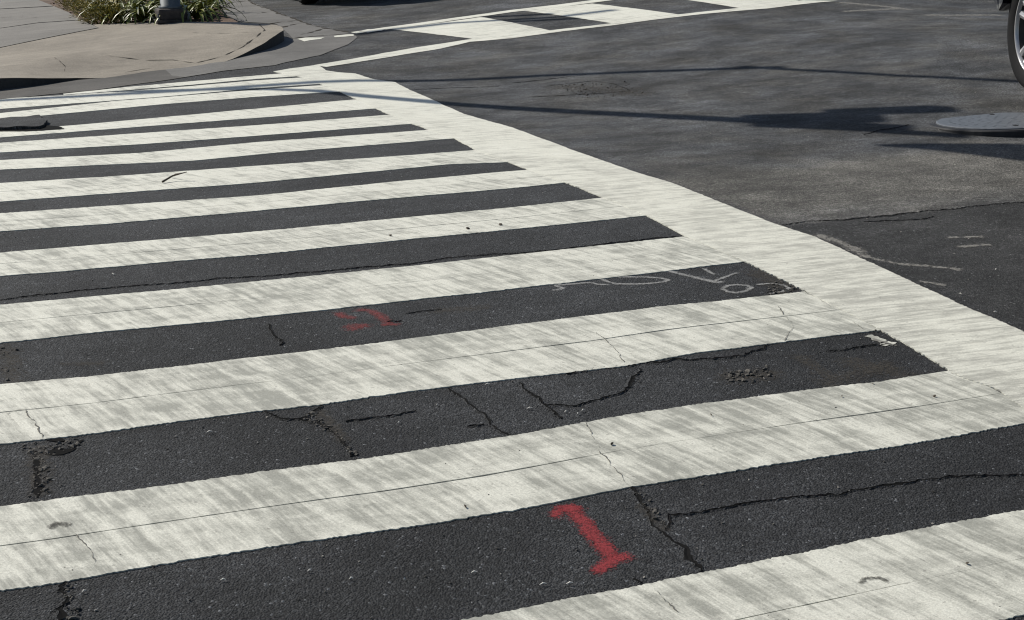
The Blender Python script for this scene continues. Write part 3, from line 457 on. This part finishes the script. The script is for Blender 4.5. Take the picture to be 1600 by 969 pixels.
for P, w in ((D['joint'], .03), (D['joint2'], .02)):
    o = crack(P, w*.55, 0, 'joint', None, walk, .002, .1, 'joint'); o.parent = pave; o.matrix_parent_inverse = pave.matrix_world.inverted()
for P in D['walk_cracks']:
    o = crack(P, .009, 0, 'crack', None, walk, .002, .4, 'joint'); o.parent = pave; o.matrix_parent_inverse = pave.matrix_world.inverted()
bm = bmesh.new(); drape(bm, D['bed'], walk, -.03, None, .2)
bed = link('planting_bed', bm, M['soil'], kind='structure', label='mulched planting bed behind the corner ramp')

# ------------------------------------------------------------------ cracks, holes, crumbling
for P, w, lip in D['cracks']: crack(P, w, lip, 'crack', road)  # the widest, by the ledge, draws the step's shadow as a dark line
for P in D['hair']: 
    o = crack(P, .0032, 0, 'hairline_crack', road, terr, TW+.0004, 1.5, 'hair')
for P in D['hole_and_shade']:
    bm = bmesh.new(); drape(bm, ragged(P, .008, .015, True), terr, .0022 if P[0][1] < 8 else .0055, None, .2); link('pothole_and_shade', bm, M['dirt'], road)  # the far patch paints the shadow along the ledge's near edge
bm = bmesh.new(); drape(bm, ragged(D['ledge'], .012, .03, True, 9), lambda x, y: terr(x, y)+.01*mn.noise(Vector((x*8, y*8, 0))), .026, terr, .06)
link('raised_asphalt_lump', bm, M['asphalt'], road)
bm = bmesh.new()
for P in D['crumble']:
    xs = [p[0] for p in P]; ys = [p[1] for p in P]; ar = (max(xs)-min(xs))*(max(ys)-min(ys)); dist = ys[0]
    n_ = int(min(420, ar*(4200 if dist < 5 else 500))); 
    for _ in range(n_):
        x, y = random.uniform(min(xs), max(xs)), random.uniform(min(ys), max(ys))
        if inpoly(x, y, P): rock(bm, (x, y, terr(x, y)+.002), random.choice((.003, .003, .004, .005, .006, .010)), .5)
link('loose_gravel', bm, M['crumb'], road, kind='stuff')
bm = bmesh.new()                                                   # scattered grit all over the near asphalt
for _ in range(1500):
    y = 2.2+random.random()**1.6*8; x = random.uniform(-.2, 7)
    rock(bm, (x, y, terr(x, y)+.002), random.uniform(.0015, .004), .6, random.choice((0, 0, 1)))
link('grit', bm, [M['crumb'], m_plain('pale_grit', (.3, .28, .25), .8)], road, kind='stuff')

# ------------------------------------------------------------------ spray marks and scuffs
spray('spray_mark', [(P, w*k) for (P, w), k in zip(D['red1'], (1.0, 1.3, .95))], M['red'], .0009, 'bright red spray-painted numeral 1 between the two nearest stripes')
spray('spray_mark', D['red2'], M['pink'], .0009, 'faded red spray mark on the dark strip left of the white scribble')
spray('chalk_scribble', D['scrib'], M['scrib'], .0009, 'white sprayed scribble of letters beside the edge line', .1)
spray('scuff_mark', D['scuff'], M['scuff'], .0007, jit=.4)
spray('worn_patch', D['dust'], M['dust'], .0005, jit=.3)

# small loose bits
M['pale'] = m_plain('pale_bits', (.62, .6, .55), .7)
M['wood'] = m_plain('twig_bark', (.07, .055, .04), .8); M['rust'] = m_plain('tar', (.03, .03, .028), .8, spec=.2)
for P in D['shard']:
    bm = bmesh.new(); drape(bm, ragged(P, .012, .01, True), terr, .0022, None, .3); link('paint_flake', bm, M['stripe'], road)
bm = bmesh.new()
for a, b in D['slivers']:
    a = Vector((a[0], a[1], terr(*a)+.004)); b = Vector((b[0], b[1], terr(*b)+.006))
    tube(bm, [a, (a+b)/2+Vector((0, 0, .003)), b], [.0008, .002, .0007], 5)
link('litter_sliver', bm, M['pale'], road, kind='stuff')
bm = bmesh.new()
for x, y in D['leaves']: rock(bm, (x, y, terr(x, y)+TW+.004), random.uniform(.003, .007)*(1 if y < 5 else 1.6), .5)
link('leaf_crumb', bm, M['wood'], road, kind='stuff')
bm = bmesh.new()
for P, r in ((D['twig'], .006), (D['twig2'], .004)):
    tube(bm, [(x, y, terr(x, y)+TW+.008+.02*k) for k, (x, y) in enumerate(P)], [r, r*.8, r*.4], 6)
fixn(bm); link('twig', bm, M['wood'], label='small dry forked twig lying on a white stripe', category='twig')
spray('tar_smudge', [(D['ring'], .012), (D['splat'], .016)], m_overlay('tar_smudge', (.07, .068, .06), -.3, .6, 120, .75), TW+.0009)

# ------------------------------------------------------------------ manhole cover
(mx0, my0), (mx1, my1), (mx2, my2) = D['mh']
MR = .40; mc = Vector((mx0+MR*.97, my0-.10)); mz = terr(mc.x, mc.y)+.006
t = terr(mc.x+.2, mc.y)-terr(mc.x-.2, mc.y); t2 = terr(mc.x, mc.y+.2)-terr(mc.x, mc.y-.2)
up = Vector((-t/.4, -t2/.4+.075, 1)).normalized()
Rm = up.to_track_quat('Z', 'Y').to_matrix().to_4x4()
M['iron'] = m_plain('worn_iron', (.125, .135, .15), .5, .3, .2, 30)
M['iron_d'] = m_plain('dark_iron', (.03, .03, .032), .7, .4)
mh = empty('manhole_cover', None, Matrix.Translation((mc.x, mc.y, mz)) @ Rm, label='pale worn round steel manhole cover in the road at the right edge', category='manhole cover')
bm = bmesh.new(); lathe(bm, [(MR+.05, .002), (MR+.045, .010), (MR+.006, .010), (MR+.006, -.06), (MR+.05, -.06)], 56)
for v in bm.verts: v.co = Vector((v.co.x, v.co.z, v.co.y))
fixn(bm); link('rim', bm, M['iron_d'], mh)
bm = bmesh.new(); lathe(bm, [(.001, .019), (.1, .019), (.2, .019), (.29, .019), (MR-.008, .018), (MR, .014), (MR, -.02), (.001, -.02)], 56, closed=False)
for v in bm.verts: v.co = Vector((v.co.x, v.co.z, v.co.y))
fixn(bm); link('lid', bm, M['iron'], mh)
bm = bmesh.new()
for ring, n_ in ((.08, 8), (.14, 14), (.2, 20), (.26, 26), (.315, 32)):
    for k in range(n_):
        a = k/n_*6.283; box(bm, (ring*math.cos(a), ring*math.sin(a), .0195), (.016, .016, .001), Matrix.Rotation(a, 3, 'Z'), 0)
link('raised_pattern', bm, M['iron'], mh, kind='stuff')
bm = bmesh.new()
for a in (.4, 3.5): box(bm, (.3*math.cos(a), .3*math.sin(a), .0195), (.05, .025, .004), Matrix.Rotation(a, 3, 'Z')); link('pick_slot', bm, M['iron_d'], mh); bm = bmesh.new()
bm.free()

# ------------------------------------------------------------------ signal pole on the corner
M['galv'] = m_plain('pole_paint', (.10, .115, .125), .55, .2, .25, 9); M['rusty'] = m_plain('rusty_base', (.055, .046, .042), .75, .2, .5, 14)
M['black'] = m_plain('black_housing', (.012, .012, .013), .45)
px, py = D['pole']; pz = walk(px, py)
pole = empty('button_post', (px, py, pz), label='short grey steel crossing-button post standing at the back of the corner ramp', category='pole')
bm = bmesh.new(); box(bm, (0, 0, .005), (.35, .35, .03), None, 0, .004); box(bm, (0, 0, .075), (.30, .30, .12), None, 0, .025)
fixn(bm); link('base', bm, M['rusty'], pole)
for sx, sy in ((1, 1), (1, -1), (-1, 1), (-1, -1)):
    bm = bmesh.new(); tube(bm, [(sx*.155, sy*.155, .02), (sx*.155, sy*.155, .06)], .013, 6); tube(bm, [(sx*.155, sy*.155, .06), (sx*.155, sy*.155, .09)], .008, 6); link('anchor_bolt', bm, M['galv'], pole)
bm = bmesh.new(); tube(bm, [(0, 0, .13), (0, 0, .155), (0, 0, .165), (0, 0, 1.02)], [.125, .125, .105, .10], 24); link('shaft', bm, M['galv'], pole, True)
bm = bmesh.new(); tube(bm, [(0, 0, 1.02), (0, 0, 1.06), (0, 0, 1.09)], [.11, .11, .02], 20); link('cap', bm, M['galv'], pole, True)
bm = bmesh.new(); box(bm, (0, -.115, .86), (.1, .06, .2), None, 0, .01); link('push_button', bm, M['black'], pole)

# ------------------------------------------------------------------ plants in the bed
LEAFM = [m_leaf('strap_leaf', (.035, .062, .010), (.20, .22, .035), .4), m_leaf('pale_leaf', (.16, .20, .055), (.40, .41, .22), .45)]
def leaf_mesh(L, w, droop, mat):
    bm = bmesh.new(); rows = []; n_ = 7
    for i in range(n_+1):
        t = i/n_; a = math.radians(78)-t*droop; 
        if i == 0: x, z = 0, 0
        else: x += math.cos(a)*L/n_; z += math.sin(a)*L/n_
        ww = w*(1-t)**.6*(.6+.8*min(1, t*3))/1.2+.0008
        rows.append([bm.verts.new((x, -ww, z+ww*.5)), bm.verts.new((x, 0, z)), bm.verts.new((x, ww, z+ww*.5))])
    for a, b in zip(rows[:-1], rows[1:]):
        for k in range(2): bm.faces.new((a[k], b[k], b[k+1], a[k+1]))
    me = bpy.data.meshes.new('leaf'); bm.to_mesh(me); bm.free(); me.materials.append(mat)
    for p in me.polygons: p.use_smooth = True
    return me
LM = [leaf_mesh(L, w, d, LEAFM[0]) for L, w, d in ((.48, .019, 1.9), (.56, .021, 2.2), (.42, .017, 1.5), (.5, .02, 2.6))]
LP = [leaf_mesh(L, w, d, LEAFM[1]) for L, w, d in ((.40, .011, 2.4), (.32, .010, 2.0))]
spots = D['plants']; pl_labels = [
 'strappy green plant at the front of the bed left of the pole', 'dark strappy plant between the yellow ground cover and the pole',
 'strappy plant with pale arching leaves touching the left of the pole base', 'strappy plant with long leaves just right of the pole base',
 'outermost strappy plant at the right end of the bed']
for k, (x, y) in enumerate(spots):
    o = empty('strappy_plant', (x, y, walk(x, y)-.03), category='plant', group='strappy plants in the bed', label=pl_labels[k] if k < 5 else 'strappy green plant in the back rows of the bed')
    for j in range(40 if k < 6 else 30):
        me = random.choice(LP) if random.random() < .13 else random.choice(LM)
        lf = bpy.data.objects.new('leaf', me); COL.objects.link(lf); lf.parent = o
        a = random.random()*6.283; lf.rotation_euler = (random.uniform(-.2, .2), random.uniform(-.15, .35), a)
        lf.location = (math.cos(a)*.03, math.sin(a)*.03, 0); sc_ = random.uniform(.65, 1.15); lf.scale = (sc_,)*3
YM = m_leaf('yellow_leaf', (.17, .16, .03), (.42, .35, .08), .6)
YM2 = m_leaf('olive_leaf', (.035, .05, .012), (.10, .11, .03), .6)
bm = bmesh.new()
for x, y in D['yplants']:
    for _ in range(420):
        r = .19*math.sqrt(random.random()); a = random.random()*6.283; h = random.random()*(.27-.7*r)
        p = Vector((x+r*math.cos(a), y+r*math.sin(a), walk(x, y)-.03+h)); d = Vector((math.cos(a), math.sin(a), random.uniform(-.1, 1.4))).normalized()
        s_ = d.cross(Vector((0, 0, 1))).normalized()*random.uniform(.005, .011); L = random.uniform(.035, .09)
        v = [bm.verts.new(p), bm.verts.new(p+d*L*.5+s_), bm.verts.new(p+d*L+Vector((0, 0, -.01))), bm.verts.new(p+d*L*.5-s_)]
        bm.faces.new(v).material_index = 0 if random.random() < .6 else 1
link('ground_cover', bm, [YM, YM2], kind='stuff', label='yellow-green leafy ground cover at the left of the bed')
bm = bmesh.new()
for _ in range(500):
    P = D['bed']; x, y = random.uniform(0, 4), random.uniform(15.5, 21)
    if inpoly(x, y, P): rock(bm, (x, y, walk(x, y)-.025), random.uniform(.006, .02), .4, random.choice((0, 0, 1)))
link('mulch_chips', bm, [M['soil'], m_plain('pinkish_chip', (.38, .24, .17), .8)], bed, kind='stuff')

# ------------------------------------------------------------------ vehicles
M['tyre'] = m_plain('tyre_rubber', (.009, .009, .010), .8, spec=.2); M['chrome'] = m_plain('bright_alloy', (.45, .45, .46), .30, .55, .05)
M['alloy'] = m_plain('grey_alloy', (.55, .55, .56), .28, .9, .08); M['glass'] = m_plain('dark_glass', (.012, .014, .016), .04, 0, .05)
M['trim'] = m_plain('black_trim', (.015, .015, .016), .55); M['disc'] = m_plain('brake_disc', (.10, .09, .085), .4, .8)
M['lamp'] = m_plain('lamp_glass', (.6, .6, .6), .08); M['tail'] = m_plain('tail_lamp', (.30, .012, .012), .15)
def make_car(name, label, mtx, paint, S=1.0, R=.45, steer=0):
    root = empty(name, None, mtx @ Matrix.Scale(S, 4), label=label, category='car')
    wb = 1.52; hwid = 1.0; zc = R
    # body shell: side outline with wheel arches, lofted across the width
    def arc(cx, r, a0, a1, n_=12): return [(cx+r*math.cos(math.radians(a0+(a1-a0)*i/n_)), zc+r*math.sin(math.radians(a0+(a1-a0)*i/n_))) for i in range(n_+1)]
    ra = R+.075
    out = [(-2.55, .52), (-2.5, .40), (-wb-ra-.02, .36)]+arc(-wb, ra, 188, -8)+[(-wb+ra+.03, .33), (wb-ra-.03, .33)]+arc(wb, ra, 188, 12)+[(wb+ra+.12, .50), (2.42, .56), (2.50, .70), (2.52, .98), (2.46, 1.12), (2.2, 1.2), (1.2, 1.28), (1.1, 1.3), (-2.45, 1.3), (-2.58, 1.1)]
    bm = bmesh.new(); rings = []
    for y in (-1, -.985, -.94, -.8, -.5, 0, .5, .8, .94, .985, 1):
        k = max(0, (abs(y)-.94)/.06); ring = []
        for (x, z) in out:
            xx = x; a = abs(y)
            if x > 1.9: xx -= (x-1.9)*.55*a**4
            if x < -1.9: xx += (-1.9-x)*.45*a**4
            zz = z-.035*k*k if z > 1 else z+.01*k*k
            yy = y*hwid*(1-.04*max(0, (z-.8)/.5))*(1-.05*max(0, (abs(x)-1.9)/.6))
            ring.append(bm.verts.new((xx, yy, zz)))
        rings.append(ring)
    n_ = len(out)
    for a, b in zip(rings[:-1], rings[1:]):
        for i in range(n_): bm.faces.new((a[i], a[(i+1) % n_], b[(i+1) % n_], b[i]))
    bm.faces.new(rings[0]); bm.faces.new(rings[-1][::-1]); fixn(bm)
    link('body', bm, paint, root)
    bm = bmesh.new(); box(bm, (0, 0, .52), (4.3, 1.25, .36), None, 0, .04); link('underbody', bm, M['trim'], root)
    # cabin
    lo = [(1.05, .9), (-2.4, .9)]; bm = bmesh.new()
    sec = [(1.295, 1.12, -2.42, .93), (1.45, .86, -2.38, .90), (1.78, .33, -2.22, .80), (1.88, .1, -2.05, .74), (1.90, -.1, -1.9, .66)]
    rg = []
    for z, xf, xb, w in sec: rg.append([bm.verts.new(p) for p in ((xf, w*.93, z), (xf-.12, w, z), (xb+.1, w, z), (xb, w*.93, z), (xb, -w*.93, z), (xb+.1, -w, z), (xf-.12, -w, z), (xf, -w*.93, z))])
    for a, b in zip(rg[:-1], rg[1:]):
        for i in range(8): bm.faces.new((a[i], a[(i+1) % 8], b[(i+1) % 8], b[i]))
    bm.faces.new(rg[-1]); fixn(bm); link('cabin', bm, paint, root)
    def quad(name_, pts, mat, th=.012):
        bm = bmesh.new(); c_ = sum((Vector(p) for p in pts), Vector())/4; nn = (Vector(pts[1])-Vector(pts[0])).cross(Vector(pts[3])-Vector(pts[0])).normalized()
        if nn.dot(c_-Vector((0, 0, 1.2))) < 0: nn = -nn
        a = [bm.verts.new(Vector(p)+nn*th) for p in pts]; b = [bm.verts.new(Vector(p)-nn*.02) for p in pts]
        bm.faces.new(a); bm.faces.new(b[::-1])
        for i in range(4): bm.faces.new((a[i], b[i], b[(i+1) % 4], a[(i+1) % 4]))
        fixn(bm); return link(name_, bm, mat, root)
    def ty(z): return interp([(.93, 1.295), (.90, 1.45), (.80, 1.78), (.74, 1.88)], z)
    for sg in (1, -1):
        for x0, x1, x2, x3 in ((.62, -.42, -.42, .24), (-.52, -1.42, -1.42, -.52), (-1.52, -2.2, -2.08, -1.52)):
            quad('side_window', [(x0, sg*ty(1.40), 1.40), (x1, sg*ty(1.40), 1.40), (x2, sg*ty(1.76), 1.76), (x3, sg*ty(1.76), 1.76)], M['glass'])
    quad('windscreen', [(.90, .76, 1.42), (.90, -.76, 1.42), (.37, -.66, 1.76), (.37, .66, 1.76)], M['glass'])
    quad('rear_window', [(-2.385, .76, 1.44), (-2.385, -.76, 1.44), (-2.24, -.66, 1.76), (-2.24, .66, 1.76)], M['glass'])
    for sg in (1, -1):
        for xa, xb in ((.72, -.45), (-.48, -1.15)):
            bm = bmesh.new(); box(bm, ((xa+xb)/2, sg*.992, .84), (abs(xa-xb)-.02, .02, .72), None, 0, .008); d = link('door', bm, paint, root)
            bm = bmesh.new(); box(bm, (xb+.16, sg*1.012, 1.08), (.18, .03, .03), None, 0, .008); link('handle', bm, M['trim'], d)
        bm = bmesh.new(); box(bm, (.62, sg*1.06, 1.38), (.12, .2, .14), None, 0, .03); link('mirror', bm, paint, root)
        bm = bmesh.new(); box(bm, (2.2, sg*.74, 1.0), (.26, .30, .16), Matrix.Rotation(-sg*.35, 3, 'Z'), 0, .03); link('headlight', bm, M['lamp'], root)
        bm = bmesh.new(); box(bm, (-2.40, sg*.78, 1.05), (.18, .26, .26), Matrix.Rotation(sg*.25, 3, 'Z'), 0, .03); link('tail_light', bm, M['tail'], root)
        bm = bmesh.new(); box(bm, (0, sg*.99, .36), (1.9, .05, .09), None, 0, .015); link('sill', bm, M['trim'], root)
    bm = bmesh.new()
    for k in range(5): box(bm, (2.515, 0, .82+k*.06), (.03, .95, .025), None, 0, .006)
    link('grille', bm, M['trim'], root)
    bm = bmesh.new(); box(bm, (2.47, 0, .62), (.09, 1.5, .12), None, 0, .03); link('lower_bumper', bm, M['trim'], root)
    # wheels
    for x, sg in ((wb, 1), (wb, -1), (-wb, 1), (-wb, -1)):
        st = steer if x > 0 else 0
        wm = Matrix.Translation((x, sg*(hwid-.145), R)) @ Matrix.Rotation(st, 4, 'Z') @ (Matrix.Rotation(math.pi, 4, 'Z') if sg < 0 else Matrix.Identity(4))
        w = bpy.data.objects.new('wheel', None); COL.objects.link(w); w.parent = root; w.matrix_local = wm; w.empty_display_size = .1
        bm = bmesh.new(); r0 = R*.71
        lathe(bm, [(r0, -.11), (r0+.02, -.128), (R*.86, -.138), (R-.03, -.125), (R-.008, -.1), (R, -.05), (R, .05), (R-.008, .1), (R-.03, .122), (R*.93, .134), (R*.86, .140), (r0+.035, .134), (r0+.012, .126), (r0, .112)], 64)
        fixn(bm); link('tyre', bm, M['tyre'], w, True)
        bm = bmesh.new(); lathe(bm, [(r0+.004, -.11), (r0+.004, .118), (r0-.002, .127), (r0-.010, .124), (r0-.014, .10), (r0-.04, .02), (r0-.045, -.11)], 64)
        fixn(bm)
        for f in bm.faces:
            if f.calc_center_median().y < .095: f.material_index = 1
        rim = link('rim', bm, [M['chrome'], M['trim']], w, True)
        bm = bmesh.new()
        for k in range(5):
            for dd in (-.16, .16):
                a = k*2*math.pi/5+.35; p0 = Vector((math.cos(a+dd*1.5)*.05, .085, math.sin(a+dd*1.5)*.05)); p1 = Vector((math.cos(a+dd)*(r0-.02), .105, math.sin(a+dd)*(r0-.02)))
                ax = (p1-p0).normalized(); side = ax.cross(Vector((0, 1, 0))).normalized(); v = []
                for p, ww, th in ((p0, .036, .05), ((p0+p1)/2, .024, .04), (p1, .034, .04)):
                    v.append([bm.verts.new(p+side*ww+Vector((0, -th, 0))), bm.verts.new(p+side*ww*.7), bm.verts.new(p+Vector((0, .008, 0))), bm.verts.new(p-side*ww*.7), bm.verts.new(p-side*ww+Vector((0, -th, 0)))])
                for q0, q1 in zip(v[:-1], v[1:]):
                    for i in range(5): bm.faces.new((q0[i], q0[(i+1) % 5], q1[(i+1) % 5], q1[i]))
        fixn(bm); link('spokes', bm, M['chrome'], w)
        bm = bmesh.new(); lathe(bm, [(.001, .112), (.05, .108), (.07, .09), (.075, .02), (.001, .02)], 24, closed=False); fixn(bm); link('hub_cap', bm, M['alloy'], w, True)
        bm = bmesh.new(); lathe(bm, [(.001, .01), (R*.5, .01), (R*.5, -.02), (.001, -.02)], 32, closed=False); fixn(bm); link('brake_disc', bm, M['disc'], w)
        bm = bmesh.new(); lathe(bm, [(.001, -.05), (r0-.05, -.05), (r0-.05, -.06), (.001, -.06)], 32, closed=False); fixn(bm); link('wheel_back', bm, M['trim'], w)
    return root
def ground_mtx(x, y, heading, f=1.5, w=.85):
    """matrix of a car at (x,y) heading (clockwise from +y), tilted to the road under its wheels"""
    F = Vector((math.sin(heading), math.cos(heading))); L = Vector((-F.y, F.x))
    P = lambda a, b: Vector((x+F.x*a+L.x*b, y+F.y*a+L.y*b, terr(x+F.x*a+L.x*b, y+F.y*a+L.y*b)))
    fw = (P(f, w)+P(f, -w)-P(-f, w)-P(-f, -w)).normalized(); lf = (P(f, w)+P(-f, w)-P(f, -w)-P(-f, -w)).normalized()
    up = fw.cross(lf).normalized(); lf = up.cross(fw); c_ = (P(f, w)+P(f, -w)+P(-f, w)+P(-f, -w))/4
    return Matrix(((fw.x, lf.x, up.x, c_.x), (fw.y, lf.y, up.y, c_.y), (fw.z, lf.z, up.z, c_.z+.003), (0, 0, 0, 1)))
PN = m_plain('dark_blue_paint', (.010, .014, .026), .22, .3, .1, coat=1.0)
PB = m_plain('black_paint', (.006, .006, .008), .25, .2, .1, coat=1.0)
hx, hy = D['car1']; hd_ = math.radians(9); F = Vector((math.sin(hd_), math.cos(hd_))); Lf = Vector((-F.y, F.x))
cc = Vector((hx-.205, hy-.16))-F*1.52-Lf*.99
make_car('parked_car', 'dark car with a bright alloy wheel, cut off by the right edge', ground_mtx(cc.x, cc.y, hd_), PN, 1.0, .45, -math.radians(7))
hx, hy = D['car2']
make_car('stopped_car', 'black car stopped behind the far crosswalk, only its underside in view', ground_mtx(hx+.16, hy+2.5, math.radians(180), 1.2, .7), PB, .82, .42)

# ------------------------------------------------------------------ overhead lines, span-hung signals and added shapes that shade the road
M['cable'] = m_plain('cable_sheath', (.02, .02, .022), .6)
def overhead(P, h): return [to_sun(x, y, h) for x, y in P]
def cable(name, P, h, r, label, ext0=None, ext1=None, cat='cable'):
    Q = overhead(P, h)
    if ext0: Q = [Q[0]+Vector(ext0)]+Q
    if ext1: Q = Q+[Q[-1]+Vector(ext1)]
    bm = bmesh.new(); tube(bm, Q, r, 8); return link(name, bm, M['cable'], label=label, category=cat)
cable('overhead_cable', D['w1'], 6.0, .06, 'thick overhead cable whose thin shadow crosses the far end of the stripes', (-9, 2.2, .6))
cable('overhead_cable', D['w2'], 6.3, .05, 'second overhead cable whose shadow runs towards the dark car wheel', None, (4, -7, .5))
cable('overhead_cable', D['w3'], 6.0, .05, 'short overhead cable whose shadow lies along the far edge of the second crosswalk')
ta = empty('span_signal', to_sun(5.3, 8.3, 5.4), label='traffic signal assembly on an overhead arm, seen only by its long shadow', category='traffic signal')
def child(o): o.parent = ta; o.matrix_parent_inverse = Matrix.Translation(ta.location).inverted(); return o
bm = bmesh.new(); Q = overhead(D['armB'], 5.6); tube(bm, Q, [.035, .05, .06, .07, .08, .09, .10, .10, .10][:len(Q)], 10); child(link('arm', bm, M['galv']))
for k, ((x0, y0), (x1, y1)) in enumerate(D['sig']):
    a, b = to_sun(x0, y0, 5.4), to_sun(x1, y1, 5.4); d = b-a; L = max(.3, d.length)
    rt = Matrix.Rotation(math.atan2(d.y, d.x), 3, 'Z')
    bm = bmesh.new(); box(bm, (a+b)/2, (L, (.34, .22, .30, .16, .1)[k], (.24, .18, .22, .14, .1)[k]), rt, 0, .03); child(link('signal_head', bm, M['black']))
bm = bmesh.new(); P = [to_sun(x, y, 5.2) for x, y in D['wedge']]; tube(bm, P, [.03, .10, .17, .26, .3], 12); child(link('shadow_cone', bm, M['galv']))  # unseen cone, added and shaped to cast the widening shadow
for (x0, y0), (x1, y1) in D['bar_shadows']:
    bm = bmesh.new(); tube(bm, [to_sun(x0, y0, 5.4), to_sun(x1, y1, 5.4)], .05, 8); child(link('shadow_bar', bm, M['galv']))  # unseen bars added to throw shadow lines on the second crossing
